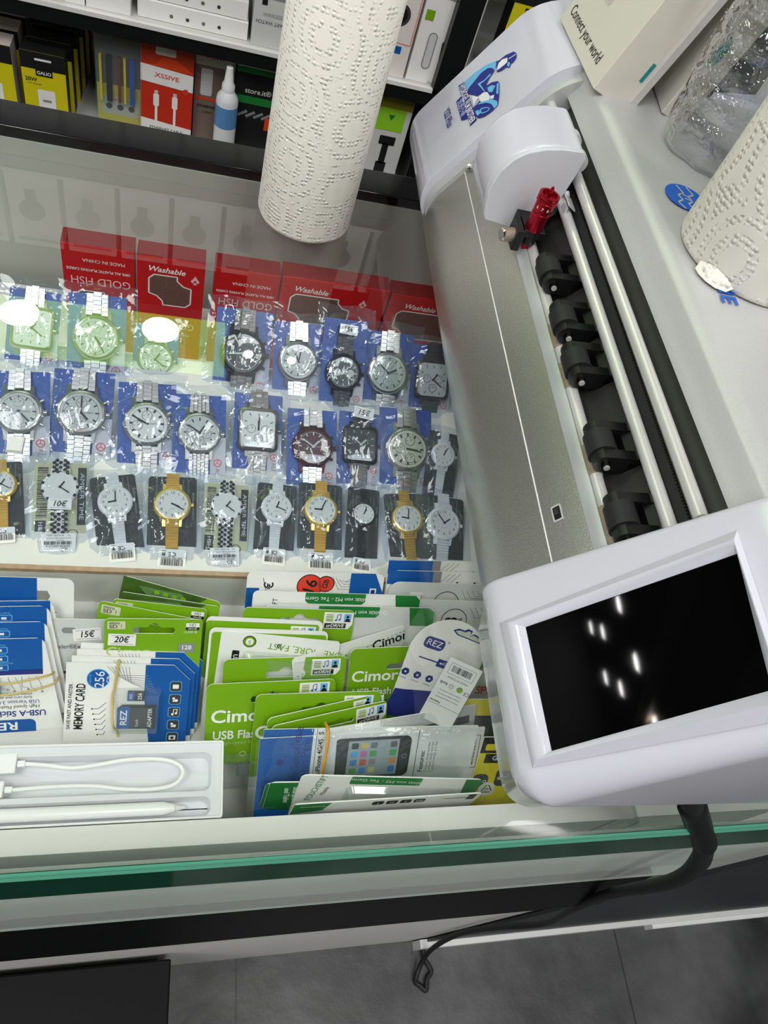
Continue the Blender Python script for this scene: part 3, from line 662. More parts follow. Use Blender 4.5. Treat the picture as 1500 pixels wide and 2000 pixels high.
# ------------------------------------------------------------------ carded goods in the tray
class Face:
    """printing on a card: u across (0 left .. 1 right), v down from the top edge, both in card widths"""
    def __init__(s, mb, W, H, z): s.mb, s.W, s.H, s.z = mb, W, H, z
    def X(s, u): return (u - 0.5) * s.W
    def Y(s, v): return s.H - v * s.W
    def rect(s, u0, u1, v0, v1, m, k=1): s.mb.rect(s.X(u0), s.X(u1), s.Y(v1), s.Y(v0), s.z + k * 0.00012, m); return s
    def rr(s, u0, u1, v0, v1, r, m, k=1): s.mb.poly(rrect(s.X(u0), s.X(u1), s.Y(v1), s.Y(v0), r * s.W), s.z + k * 0.00012, m); return s
    def poly(s, pts, m, k=1): s.mb.poly([(s.X(a), s.Y(b)) for a, b in pts], s.z + k * 0.00012, m); return s
    def line(s, pts, wd, m, k=1): s.mb.line([(s.X(a), s.Y(b)) for a, b in pts], wd * s.W, s.z + k * 0.00012, m); return s
    def disc(s, u, v, r, m, k=1, sy=1.0): s.mb.disc(s.X(u), s.Y(v), r * s.W, s.z + k * 0.00012, m, 28, sy=sy); return s
    def ring(s, u, v, r0, r1, m, k=1): s.mb.ring(s.X(u), s.Y(v), r0 * s.W, r1 * s.W, s.z + k * 0.00012, m, 28); return s
    def text(s, t, u, v, size, m, k=2, rot=0, bold=False, sx=1.0, shear=0.0): s.mb.text(t, s.X(u), s.Y(v), size * s.W, s.z + k * 0.00012, m, math.radians(rot), bold, sx, shear); return s
    def bars(s, u0, u1, v0, v1, m, k=1, n=26, seed=1, vert=False): s.mb.bars(s.X(u0), s.X(u1), s.Y(v1), s.Y(v0), s.z + k * 0.00012, m, n, seed, vert=vert); return s

def eurohole(W, H, u=0.5, v=0.1, s=0.22, flat=False):
    """euro slot outline (clockwise) in card metres"""
    cx, cy = (u - 0.5) * W, H - v * W; a = s * W; h = a * 0.17
    pts = [(cx - a, cy), (cx - a * 0.92, cy + h), (cx - a * 0.35, cy + h), (cx - a * 0.28, cy + h * 1.3), (cx - a * 0.16, cy + h * 2.1), (cx, cy + h * 2.4), (cx + a * 0.16, cy + h * 2.1), (cx + a * 0.28, cy + h * 1.3), (cx + a * 0.35, cy + h), (cx + a * 0.92, cy + h), (cx + a, cy), (cx + a * 0.92, cy - h), (cx - a * 0.92, cy - h)]
    return pts

FL2, FL3 = -0.0895, -0.1155
def place(tl, tr, z, lean, floor=None, h=None):
    A, B = onz(*tl, z), onz(*tr, z)
    W = (B - A).length; x = (B - A).normalized(); b = Z.cross(x)
    up = Z * math.cos(math.radians(lean)) + b * math.sin(math.radians(lean)); n = x.cross(up)
    H = h if h else (z - floor) / math.cos(math.radians(lean))
    return frame(x, up, n, (A + B) / 2 - up * H), W, H
def card(name, label, cat, tl, tr, z, lean, draw, base=CARDW, floor=FL2, h=None, r=0.05, hole=None, group=None, shape=None, extra=None, t=0.0007, side=None, shift=None):
    M, W, H = place(tl, tr, z, lean, floor, h)
    if shift: M = M @ Matrix.Translation(shift)
    if extra: root = thing(name, label, cat, M, group)
    mb = MB()
    out = [shape(W, H) if shape else rrect(-W / 2, W / 2, 0, H, [0.004 * W, r * W, r * W, 0.004 * W])]
    if hole: out.append(eurohole(W, H, **hole))
    mb.prism(out, -t, 0, base, side or CARDW)
    f = Face(mb, W, H, 0.0)
    if draw: draw(f)
    if extra:
        mb.build('backing_card', root); extra(root, W, H)
        return root
    o = mb.build(name, None, M); return tag(o, label, cat, group)

def price(f, u, v, w, txt, rot=0, k=3):
    h = w * 0.5; c, s = math.cos(math.radians(rot)), math.sin(math.radians(rot))
    P = lambda a, b: (u + a * c + b * s, v - a * s + b * c)
    f.poly([P(-w / 2, h / 2), P(w / 2, h / 2), P(w / 2, -h / 2), P(-w / 2, -h / 2)], WHITE, k)
    for q in (-0.36, 0.36): f.line([P(-w * 0.4, q * h), P(w * 0.44, q * h)], w * 0.012, BLACK, k + 1)
    f.text(txt, u, v, h * 0.72, INK, k + 1, rot, True, 0.9, 0.2)

# --- green flash-drive cards
def urdrive(f, u0, v0, w=0.24):
    h = w * 0.62
    f.poly([(u0, v0), (u0 + w, v0), (u0 + w, v0 + h * 0.72), (u0 + w * 0.86, v0 + h), (u0, v0 + h)], WHITE, 2)
    f.rect(u0 + w * 0.08, u0 + w * 0.32, v0 + h * 0.12, v0 + h * 0.56, mat('pale_lime', 'a9b77a', 0.5), 3)
    for q in (0.2, 0.36): f.line([(u0 + w * 0.08, v0 + h * q), (u0 + w * 0.32, v0 + h * q)], w * 0.02, WHITE, 4)
    f.disc(u0 + w * 0.42, v0 + h * 0.48, w * 0.035, BLUE, 3); f.disc(u0 + w * 0.54, v0 + h * 0.44, w * 0.035, BLUE, 3)
    f.line([(u0 + w * 0.45, v0 + h * 0.48), (u0 + w * 0.45, v0 + h * 0.16), (u0 + w * 0.57, v0 + h * 0.1), (u0 + w * 0.57, v0 + h * 0.42)], w * 0.025, BLUE, 3)
    f.rect(u0 + w * 0.69, u0 + w * 0.93, v0 + h * 0.08, v0 + h * 0.56, SKY, 3); f.disc(u0 + w * 0.81, v0 + h * 0.25, w * 0.05, BLACK, 4); f.poly([(u0 + w * 0.71, v0 + h * 0.56), (u0 + w * 0.77, v0 + h * 0.36), (u0 + w * 0.86, v0 + h * 0.36), (u0 + w * 0.92, v0 + h * 0.56)], BLACK, 4)
    f.rect(u0 + w * 0.05, u0 + w * 0.78, v0 + h * 0.66, v0 + h * 0.95, BLACK, 3); f.text('urDRIVE', u0 + w * 0.41, v0 + h * 0.8, w * 0.16, WHITE, 4, 0, True, 1.05, 0.2)
def usbfront(txt=True, u=0.10, logo='Cimor', iconu=0.71):
    def d(f):
        urdrive(f, iconu, 0.02)
        f.text(logo, u + 0.19, 0.29, 0.155, WHITE, 2, 0, True, 1.08)
        if txt:
            f.text('USB Flash Drive', u + 0.30, 0.455, 0.105, WHITE, 2, 0, True, 0.9)
            f.text('High-speed Read (WR)', u + 0.26, 0.525, 0.045, mat('pale_print', 'b9cf8a', 0.5), 2)
            for q in range(3): f.ring(u + 0.06 + q * 0.17, 0.63, 0.018, 0.026, mat('pale_print', 'b9cf8a', 0.5), 2)
    return d
def blisterbox(x0, x1, y0, y1, hgt, inside=None, name='blister'):
    def e(root, W, H):
        mb = MB(); o = rrect(x0 * W, x1 * W, H - y1 * W, H - y0 * W, 0.035 * W); i = rrect(x0 * W + hgt * 0.35, x1 * W - hgt * 0.35, H - y1 * W + hgt * 0.35, H - y0 * W - hgt * 0.35, 0.03 * W)
        n = len(o)
        mb.add([(a, b, 0.0006) for a, b in o] + [(a, b, hgt) for a, b in i], [(k, (k + 1) % n, n + (k + 1) % n, n + k) for k in range(n)] + [tuple(range(n, 2 * n))], BLISTER)
        bl = mb.build(name, root)
        if inside: inside(root, W, H)
    return e
def stickin(x0, x1, y0, y1, hgt, m):
    def e(root, W, H):
        MB().box(x0 * W, x1 * W, H - y1 * W, H - y0 * W, 0.0012, hgt, m).build('flash_drive', root, bevel=0.0006)
    return e

GG = 'green carded flash drives standing in the tray'
H5 = dict(u=0.5, v=0.12, s=0.2)
# back row: memory cards, prepaid cards, stylus cards
def gig(txt, blu='left'):
    def d(f):
        f.rect(0.0, 0.42, 0.0, 0.13, BLUE); f.rect(0.42, 0.50, 0.0, 0.13, MGREY, 1)
        for q in range(3): f.line([(0.5 + q * 0.05, 0.10), (0.58 + q * 0.05, 0.02)], 0.005, MGREY, 2)
        f.disc(0.66, 0.105, 0.01, BLACK, 2); f.disc(0.83, 0.105, 0.01, BLACK, 2)
    return d
card('memory_card_pack', 'white and blue memory card pack, rearmost by the plotter nose', 'memory card pack', (760, 1094), (960, 1098), -0.030, 38, gig('8'), r=0.1, group='white memory card packs beside the plotter')
card('memory_card_pack', 'white and blue memory card pack, second from the back by the plotter nose', 'memory card pack', (759, 1114), (964, 1119), -0.032, 38, gig('8'), r=0.1, group='white memory card packs beside the plotter')
def eight(v):
    def d(f):
        f.rect(0.0, 0.2, 0.26, 0.6, BLUE)
        f.rect(0.2, 0.32, 0.09, 0.28, WHITE, 1); f.line([(0.215, 0.12), (0.215, 0.28)], 0.006, BLACK, 2); f.line([(0.31, 0.12), (0.30, 0.28)], 0.006, BLACK, 2); f.text('\u20ac', 0.265, 0.2, 0.10, INK, 2, 180, True)
        f.ring(0.55, 0.2, 0.118, 0.125, BLACK, 2); f.text('8', 0.53, 0.2, 0.17, BLACK, 2, 90, True); f.text('GB', 0.61, 0.2, 0.055, BLACK, 2, 90)
        for q in range(4): f.line([(0.68 + q * 0.05, 0.06), (0.74 + q * 0.04, 0.16 - q * 0.02), (1.0, 0.16 - q * 0.025)], 0.005, MGREY, 2)
    return d
card('memory_card_pack', 'white 8 GB memory card pack with the upper of two 8 GB rings', 'memory card pack', (762, 1136), (968, 1143), -0.034, 38, eight(0), r=0.1, base=GREYW, group='white memory card packs beside the plotter')
card('memory_card_pack', 'white 8 GB memory card pack just behind the round-topped cable card', 'memory card pack', (776, 1170), (985, 1176), -0.034, 38, eight(0), r=0.1, base=GREYW, group='white memory card packs beside the plotter')
def sixteen(f):
    f.poly([(0.745, 0.0), (0.93, 0.0), (1.0, 0.15), (1.0, 0.6), (0.745, 0.6)], BLUE)
    f.rect(0.0, 0.09, 0.13, 0.6, BLUE); f.rect(0.11, 0.2, 0.04, 0.16, WHITE, 1); f.line([(0.112, 0.05), (0.14, 0.16)], 0.004, BLACK, 2); f.text('\u20ac', 0.16, 0.11, 0.09, INK, 2, 90, True)
    f.disc(0.45, 0.11, 0.095, BLACK, 1); f.disc(0.565, 0.09, 0.065, BLACK, 1); f.disc(0.45, 0.11, 0.088, RED, 2); f.disc(0.565, 0.09, 0.058, RED, 2)
    f.text('16', 0.455, 0.115, 0.12, BLACK, 3, 75, True); f.text('GB', 0.565, 0.09, 0.055, BLACK, 3, 80, True)
    for q in range(5): f.line([(0.61 + q * 0.025, 0.03 + q * 0.01), (0.66 + q * 0.02, 0.13 - q * 0.02), (0.745, 0.13 - q * 0.022)], 0.004, MGREY, 2)
    f.rect(0.9, 0.95, 0.12, 0.16, WHITE, 2); f.rect(0.91, 0.94, 0.13, 0.16, NAVY, 3)
card('memory_card_pack', 'white and blue memory card pack with a red 16 GB badge', 'memory card pack', (484, 1115), (752, 1121), -0.030, 36, sixteen, r=0.05)
def touch(f):
    f.poly([(0.30, 0.0), (0.66, 0.0), (0.66, 0.05), (0.64, 0.07), (0.32, 0.07), (0.30, 0.05)], FOREST)
    f.text('Qualit\u00e4t von M2 - Tec Germany', 0.48, 0.037, 0.036, WHITE, 2, 180)
    f.poly([(0.84, 0.0), (0.97, 0.0), (1.0, 0.03), (1.0, 0.12), (0.86, 0.12)], FOREST)
    f.text('TOUCHSTIFT', 0.13, 0.16, 0.04, DGREY, 2, 90)
card('stylus_card', 'white stylus card with a green Qualit\u00e4t label, rear one of the back pair', 'stylus card', (495, 1154), (822, 1164), -0.031, 36, touch, r=0.03)
card('stylus_card', 'white stylus card with a green Qualit\u00e4t label, front one of the back pair', 'stylus card', (520, 1181), (850, 1188), -0.032, 36, touch, r=0.03, base=GREYW)
def greenicon(u=0.62):
    def d(f): urdrive(f, u, 0.02, 0.27)
    return d
card('flash_drive_card', 'green flash drive card just below the green Qualit\u00e4t labels', 'flash drive card', (476, 1186), (694, 1193), -0.032, 36, greenicon(0.72), base=GREEN, hole=dict(u=0.5, v=0.12, s=0.18), group=GG)
card('flash_drive_card', 'white edged green flash drive card behind the STORE MORE card', 'flash drive card', (404, 1204), (632, 1214), -0.034, 36, lambda f: (f.rr(0.0, 0.97, 0.035, 0.6, 0.03, GREEN), f.disc(0.55, 0.13, 0.03, BLACK, 2), urdrive(f, 0.72, 0.055, 0.22)), base=CARDW, group=GG)
card('flash_drive_card', 'white edged green flash drive card directly behind the STORE MORE card', 'flash drive card', (410, 1226), (642, 1234), -0.036, 36, lambda f: (f.rr(0.02, 0.99, 0.035, 0.6, 0.03, GREEN),), base=CARDW, group=GG)
def store(f):
    f.disc(0.24, 0.075, 0.055, BLACK); f.disc(0.24, 0.075, 0.047, GREEN, 2); f.disc(0.24, 0.075, 0.032, WHITE, 3); f.text('5', 0.24, 0.077, 0.05, GREEN, 4, 180, True)
    f.text('STORE MORE, FAST', 0.76, 0.115, 0.085, GREEN, 2, 177, False, 1.0); f.text('\u00bb', 0.49, 0.10, 0.09, BLACK, 2, 180, True)
    f.rr(0.11, 0.17, 0.17, 0.62, 0.01, BLACK); f.text('USB3.1/3.0/2.0', 0.14, 0.36, 0.052, WHITE, 3, -90, True)
card('flash_drive_card', 'white flash drive card with upside-down STORE MORE, FAST lettering', 'flash drive card', (433, 1232), (665, 1254), -0.037, 36, store, r=0.03, extra=blisterbox(-0.30, 0.48, 0.16, 0.42, 0.006))
def dashed(f):
    f.line([(0.03, 0.19), (0.10, 0.19)], 0.004, BLACK, 2)
    for q in range(22): f.line([(0.14 + q * 0.036, 0.17 - q * 0.001), (0.155 + q * 0.036, 0.17 - q * 0.001)], 0.006, BLACK, 2)
    f.ring(0.07, 0.15, 0.012, 0.018, BLACK, 2); f.ring(0.07, 0.20, 0.012, 0.018, BLACK, 2); f.line([(0.085, 0.16), (0.15, 0.19)], 0.006, BLACK, 2); f.line([(0.085, 0.19), (0.15, 0.155)], 0.006, BLACK, 2)
PALEG = mat('pale_green_card', 'cbd0bd', 0.4)
card('flash_drive_card', 'pale green card lying just behind the card with the scissors line', 'flash drive card', (693, 1199), (955, 1204), -0.043, 36, lambda f: (f.disc(0.2, 0.06, 0.03, BLACK), f.disc(0.2, 0.06, 0.024, PALEG, 2)), base=PALEG, r=0.04)
card('flash_drive_card', 'pale green card with a dashed scissors cutting line', 'flash drive card', (667, 1219), (958, 1212), -0.045, 36, dashed, base=PALEG, r=0.03)
def cimorflip(f):
    f.text('Cimor', 0.83, 0.10, 0.115, BLACK, 2, 3, True, 1.05)
    for q in range(26): f.line([(0.03 + q * 0.037, 0.165 - q * 0.0045), (0.045 + q * 0.037, 0.163 - q * 0.0045)], 0.006, BLACK, 2)
card('flash_drive_card', 'slanting white card with a black logo above a dashed line', 'flash drive card', (570, 1288), (797, 1219), -0.042, 36, cimorflip, r=0.03, h=0.05)
card('flash_drive_card', 'green lettered flash drive card behind the round-topped cable card', 'flash drive card', (686, 1268), (890, 1258), -0.041, 37, usbfront(u=0.06, iconu=0.8), base=GREEN, hole=dict(u=0.52, v=0.2, s=0.17), group=GG)
card('flash_drive_card', 'green lettered flash drive card directly below the STORE MORE card', 'flash drive card', (437, 1288), (678, 1281), -0.043, 38, usbfront(u=0.06), base=GREEN, hole=dict(u=0.5, v=0.15, s=0.165), group=GG)
card('flash_drive_card', 'green lettered flash drive card leaning at the corner of the white stylus box', 'flash drive card', (404, 1337), (657, 1326), -0.048, 39, usbfront(u=0.07), base=GREEN, hole=dict(u=0.5, v=0.15, s=0.165), group=GG, extra=blisterbox(-0.42, 0.1, 0.62, 0.92, 0.006, stickin(-0.24, -0.02, 0.70, 0.80, 0.004, mat('stick_grey', '6f7472', 0.4))))
# right hand cards
GC = mat('green_glossy', '8db52a', 0.35)
card('flash_drive_card', 'green and white card half hidden by the plotter, right of the round-topped card', 'flash drive card', (905, 1268), (1040, 1275), -0.040, 36, lambda f: (f.rect(0, 1, 0.0, 0.28, GREEN), f.text('SPH', 0.45, 0.62, 0.17, ORANGE, 2, 0, True), f.text('Adapter', 0.42, 0.82, 0.14, FOREST, 2)), base=PALEG, r=0.03)
def domed(W, H):
    r = W / 2; return [(-W * 0.40, 0), (W * 0.44, 0)] + [(r * math.cos(math.radians(t)), H - r + r * math.sin(math.radians(t))) for t in range(-8, 189, 8)]
def rezcable(f):
    f.poly([(0.66, 0.145), (0.70, 0.10), (0.88, 0.13), (0.86, 0.20), (0.5, 0.185), (0.42, 0.14), (0.48, 0.095), (0.56, 0.095), (0.60, 0.06), (0.67, 0.07)], NAVY)
    f.poly([(0.66, 0.15), (0.70, 0.12), (0.85, 0.145), (0.83, 0.185), (0.51, 0.17), (0.45, 0.14), (0.50, 0.115), (0.58, 0.115), (0.62, 0.085), (0.65, 0.09)], PALEG, 2)
    f.rr(0.14, 0.42, 0.31, 0.47, 0.06, NAVY); f.text('REZ', 0.28, 0.39, 0.12, WHITE, 2, 0, False, 1.05); f.text('\u00ae', 0.45, 0.32, 0.045, NAVY, 2)
    f.rect(0.17, 0.44, 0.605, 0.625, NAVY); f.rr(0.43, 0.62, 0.56, 0.67, 0.01, NAVY, 2); f.line([(0.47, 0.615), (0.58, 0.615)], 0.008, WHITE, 3); f.disc(0.48, 0.615, 0.014, WHITE, 3); f.line([(0.5, 0.615), (0.53, 0.585), (0.57, 0.585)], 0.006, WHITE, 3)
    for q in range(3):
        u = 0.10 + q * 0.17; f.poly([(u + 0.055 * math.cos(math.radians(60 * k)), 0.86 + 0.055 * math.sin(math.radians(60 * k))) for k in range(6)], NAVY, 2); f.disc(u, 0.86, 0.014, WHITE, 3); f.text('Charging', u, 0.945, 0.028, NAVY, 2)
    f.poly([(-0.0 + 0.08, 1.12), (0.2, 1.10), (0.4, 1.05), (0.7, 0.98), (0.95, 0.99), (0.94, 1.5), (0.09, 1.5)], NAVY)
M, W, H = place((800, 1206), (948, 1218), -0.015, 37, None, 0.062)
Mr = M @ Matrix.Translation((0, H * 0.5, 0.0)) @ Matrix.Rotation(math.radians(-15), 4, 'Z') @ Matrix.Translation((0.002, -H * 0.5, 0))
H2 = H * 1.02
mb = MB(); mb.prism([domed(W * 1.02, H2)], -0.0008, 0, CARDW); rezcable(Face(mb, W * 1.02, H2, 0.0))
tag(mb.build('cable_card', None, Mr), 'white card with a round top and a blue rounded logo', 'cable card')

# --- left: usb stick packs, upside down, in a rubber band
def rezback(f):
    f.rect(-0.0, 1.0, 0.0, 0.31, BLUE); f.rect(0.0, 1.0, 0.30, 0.35, NAVY, 1)
    for q in range(3):
        v = 0.075 + q * 0.085; f.rr(0.60, 0.73, v, v + 0.06, 0.01, SKY, 2); f.rr(0.607, 0.723, v + 0.006, v + 0.054, 0.008, BLUE, 3); f.rect(0.645, 0.685, v + 0.02, v + 0.042, mat('icon_white', 'dfe8f2', 0.4), 4)
    for t, v in (('Smart TV', 0.058), ('Smart TV', 0.145), ('Multimedia Devices', 0.23)): f.text(t, 0.665, v, 0.026, SKY, 4, 180)
    for q in range(9):
        u = 0.5 + q * 0.055; f.line([(u, 0.37), (u + 0.02 * (q % 3), 0.44 + 0.015 * (q % 4)), (u + 0.05, 0.48 + 0.015 * (q % 3))], 0.004, MGREY, 2); f.ring(u + 0.05, 0.495 + 0.015 * (q % 3), 0.004, 0.009, DGREY, 2)
    f.text('Easily carry your videos,', 0.75, 0.575, 0.032, DGREY, 2, 180); f.text('photos and all your data', 0.75, 0.545, 0.032, DGREY, 2, 180)
    f.text('USB Version 3.0', 0.80, 0.62, 0.05, NAVY, 2, 180); f.text('High Speed Flash Driver', 0.74, 0.67, 0.046, DGREY, 2, 180); f.text('USB-A Stick', 0.82, 0.735, 0.08, NAVY, 2, 180, True)
    f.rr(0.0, 0.93, 0.80, 1.2, 0.05, BLUE, 1); f.text('REZ', 0.66, 0.86, 0.11, WHITE, 2, 180, True, 1.35)
def usbblister(root, W, H):
    mb = MB(); o = rrect(-0.2 * W, 0.24 * W, H - 0.53 * W, H - 0.40 * W, 0.05 * W); i = rrect(-0.19 * W, 0.22 * W, H - 0.515 * W, H - 0.42 * W, 0.04 * W); n = len(o)
    mb.add([(a, b, 0.0006) for a, b in o] + [(a, b, 0.006) for a, b in i], [(k, (k + 1) % n, n + (k + 1) % n, n + k) for k in range(n)] + [tuple(range(n, 2 * n))], BLISTER); mb.build('blister', root)
    MB().box(-0.15 * W, 0.17 * W, H - 0.50 * W, H - 0.44 * W, 0.001, 0.004, MGREY).build('flash_drive', root, bevel=0.0006)
LB = 'usb stick packs held by the left rubber band'
USBSHAPE = lambda W, H: [(-W * 0.5, 0), (W * 0.66, 0), (W * 0.53, H - 0.09 * W)] + [(W * 0.53 - 0.09 * W + 0.09 * W * math.cos(math.radians(t)), H - 0.09 * W + 0.09 * W * math.sin(math.radians(t))) for t in range(15, 91, 15)] + [(-W * 0.5, H)]
for k, (sh, lab) in enumerate((((0.0035, 0.0185, -0.0078), 'blue topped usb stick pack, rearmost of the banded stack at the left edge'), ((0.002, 0.0165, -0.0052), 'blue topped usb stick pack, third from the front of the banded stack'), ((0.001, 0.0085, -0.0026), 'blue topped usb stick pack, second from the front of the banded stack'), ((0, 0, 0), 'blue topped usb stick pack at the front of the banded stack'))):
    card('usb_stick_pack', lab, 'usb stick pack', (-178, 1253), (82, 1246), -0.044, 38, rezback, group=LB, shape=USBSHAPE, extra=usbblister if k == 3 else None, shift=sh)
M, W, H = place((-178, 1253), (82, 1246), -0.044, 38, FL2)
o = MB(M).tube([(-0.3 * W, H - 0.375 * W, 0.0012), (0.2 * W, H - 0.365 * W, 0.0075), (0.55 * W, H - 0.35 * W, 0.0018), (0.575 * W, H - 0.39 * W, -0.008), (0.6 * W, H - 0.43 * W, 0.0018), (0.3 * W, H - 0.465 * W, 0.0075), (0.0, H - 0.475 * W, 0.0075)], 0.0006, RUBBERY, 8, 5).build('rubber_band', origin=M @ Vector((0, H - 0.5 * W, 0)))
tag(o, 'yellowish rubber band round the blue usb stick packs at the left edge', 'rubber band')
def rezhang(f):
    f.rect(0, 0.735, 0, 0.6, BLUE); f.line([(0.0, 0.285), (0.7, 0.285)], 0.006, DGREY, 3)
    f.text('REZ', 0.42, 0.335, 0.12, WHITE, 3, 180, True, 1.2)
    f.rect(0.76, 0.89, 0.28, 0.42, WHITE, 2); f.line([(0.70, 0.29), (0.88, 0.29)], 0.005, BLACK, 3); f.text('\u20ac', 0.78, 0.35, 0.09, INK, 3, 0, True); f.line([(0.70, 0.41), (0.88, 0.41)], 0.005, BLACK, 3)
card('usb_stick_pack', 'tall blue and white hanging pack with a large euro slot at the left edge', 'usb stick pack', (-140, 1122), (145, 1131), -0.030, 36, rezhang, r=0.06, hole=dict(u=0.55, v=0.155, s=0.28))
def exodia(f):
    f.rr(0.25, 0.45, 0.14, 0.24, 0.05, MGREY); price(f, 0.61, 0.25, 0.40, '15\u20ac', 6)
    f.text('DataTraveler\u00aeExodia\u2122 M', 0.36, 0.47, 0.105, DGREY, 2, 1, False, 0.9); f.text('64', 0.68, 0.61, 0.15, BLACK, 2, 0, True); f.text('GB', 0.83, 0.62, 0.11, DGREY, 2); f.text('USB 3.2', 0.72, 0.74, 0.085, DGREY, 2)
    f.poly([(0.2, 0.93), (0.35, 0.88), (0.6, 0.90), (1.2, 0.92), (1.2, 1.2), (0.2, 1.2)], DGREY)
card('flash_drive_card', 'silver grey 64 GB card with a handwritten 15\u20ac label', 'flash drive card', (85, 1208), (225, 1211), -0.042, 36, lambda f: exodia(f), base=GREYW, r=0.05, shape=lambda W, H: rrect(-W * 0.5, W * 0.85, 0, H, 0.05 * W))
# --- green micro sd cards, 20 euro
def micro(lbl=True):
    def d(f):
        f.rr(0.03, 0.21, 0.03, 0.125, 0.01, BEIGE); f.text('micro', 0.10, 0.052, 0.045, DGREY, 2, 0, True); f.text('SD', 0.09, 0.095, 0.055, DGREY, 2, 0, True, 1.3); f.text('1', 0.17, 0.085, 0.05, DGREY, 2)
        f.rect(0.83, 0.97, 0.045, 0.095, WHITE); f.text('HD', 0.90, 0.07, 0.05, DGREY, 2); f.rect(0.83, 0.97, 0.095, 0.13, BLACK); f.text('Ultra HD', 0.90, 0.113, 0.024, WHITE, 2, 0, True)
        f.text('CLASS \u2469', 0.88, 0.155, 0.035, WHITE, 2)
        if lbl:
            price(f, 0.18, 0.25, 0.28, '20\u20ac', -2); f.text('Cimor', 0.24, 0.40, 0.155, mat('pale_print', 'b9cf8a', 0.5), 2, 0, True, 1.08)
            f.rr(0.76, 0.93, 0.29, 0.41, 0.01, MGREY, 2); f.text('128', 0.845, 0.345, 0.075, WHITE, 3, 0, True)
    return d
GM = 'green micro sd cards fanned out in the tray'
def photo(f):
    f.poly([(0.0, 0.0), (0.86, 0.0), (0.72, 0.14), (0.0, 0.22)], GREEND); f.poly([(0.16, 0.06), (0.6, 0.03), (0.72, 0.13), (0.3, 0.17)], mat('phone_print', '5b7f4a', 0.4, noise=(300, 0.5)), 2)
    for q in range(4): f.rect(0.33 + q * 0.09, 0.38 + q * 0.09, 0.06, 0.10, GREEN, 3)
card('micro_sd_card', 'green micro sd card with a dark phone picture, rearmost of the fan', 'micro sd card', (242, 1124), (432, 1177), -0.036, 36, photo, base=GREEN, group=GM)
card('micro_sd_card', 'green micro sd card with a dark phone picture, second from the back of the fan', 'micro sd card', (234, 1155), (430, 1185), -0.036, 36, photo, base=GREEN, group=GM)
card('micro_sd_card', 'green micro sd card in the middle of the fan', 'micro sd card', (221, 1169), (406, 1190), -0.036, 36, micro(False), base=GREEN, group=GM, hole=dict(u=0.5, v=0.13, s=0.1))
card('micro_sd_card', 'green micro sd card tilted down to the right behind the 20\u20ac one', 'micro sd card', (194, 1173), (398, 1213), -0.036, 36, micro(False), base=GREEN, group=GM, hole=dict(u=0.5, v=0.13, s=0.1))
card('micro_sd_card', 'green micro sd card with a handwritten 20\u20ac label, front of the fan', 'micro sd card', (204, 1208), (396, 1210), -0.030, 36, micro(True), base=GREEN, group=GM, hole=dict(u=0.5, v=0.14, s=0.22))
# --- white and blue memory cards in a rubber band
def chamf(W, H): return [(-W * 0.5, 0), (W * 0.5, 0), (W * 0.5, H - 0.14 * W), (W * 0.36, H), (-W * 0.49, H + 0.01 * W)]
def memfront(full):
    def d(f):
        f.poly([(0.63, 0.0), (0.86, 0.0), (1.0, 0.14), (1.0, 0.75), (0.69, 0.75), (0.63, 0.3)], BLUE)
        for q in range(7): f.line([(0.33 + q * 0.028, 0.02), (0.40 + q * 0.02, 0.10 + q * 0.012), (0.66 + q * 0.012, 0.10 + 0.028 * q)], 0.004, MGREY, 2)
        if not full: return
        f.disc(0.26, 0.135, 0.092, SKY); f.disc(0.26, 0.135, 0.085, BLUE, 2); f.text('256', 0.275, 0.14, 0.105, WHITE, 3, 88); f.text('GB', 0.345, 0.14, 0.05, WHITE, 3, 88); f.text('Capacity', 0.195, 0.14, 0.028, SKY, 3, 88)
        f.text('MEMORY CARD', 0.125, 0.40, 0.10, BLACK, 2, 88, True, 0.62); f.text('SAVE FAST AND FASTER', 0.045, 0.40, 0.04, DGREY, 2, 88, True)
        for q in range(6): f.line([(0.22 + 0.01 * q, 0.42 + q * 0.05), (0.27 + 0.01 * q, 0.42 + q * 0.05), (0.33, 0.36 + q * 0.055)], 0.004, DGREY, 2); f.disc(0.22 + 0.01 * q, 0.42 + q * 0.05, 0.007, DGREY, 2)
        for q in range(5):
            v = 0.15 + q * 0.125; f.rr(0.835, 0.935, v, v + 0.1, 0.02, SKY, 2); f.rr(0.84, 0.93, v + 0.005, v + 0.095, 0.018, DGREY, 3)
            if q == 0: f.rr(0.86, 0.91, v + 0.03, v + 0.07, 0.005, WHITE, 4)
            elif q == 2: f.disc(0.873, v + 0.07, 0.011, WHITE, 4); f.disc(0.903, v + 0.06, 0.011, WHITE, 4); f.line([(0.88, v + 0.07), (0.88, v + 0.025), (0.91, v + 0.02), (0.91, v + 0.06)], 0.006, WHITE, 4)
            elif q == 4: f.rr(0.857, 0.913, v + 0.03, v + 0.075, 0.006, WHITE, 4); f.disc(0.885, v + 0.053, 0.014, DGREY, 5)
            else: f.rect(0.865, 0.885, v + 0.03, v + 0.05, WHITE, 4); f.disc(0.897, v + 0.06, 0.014, WHITE, 4); f.rect(0.868, 0.885, v + 0.055, v + 0.072, WHITE, 4)
    return d
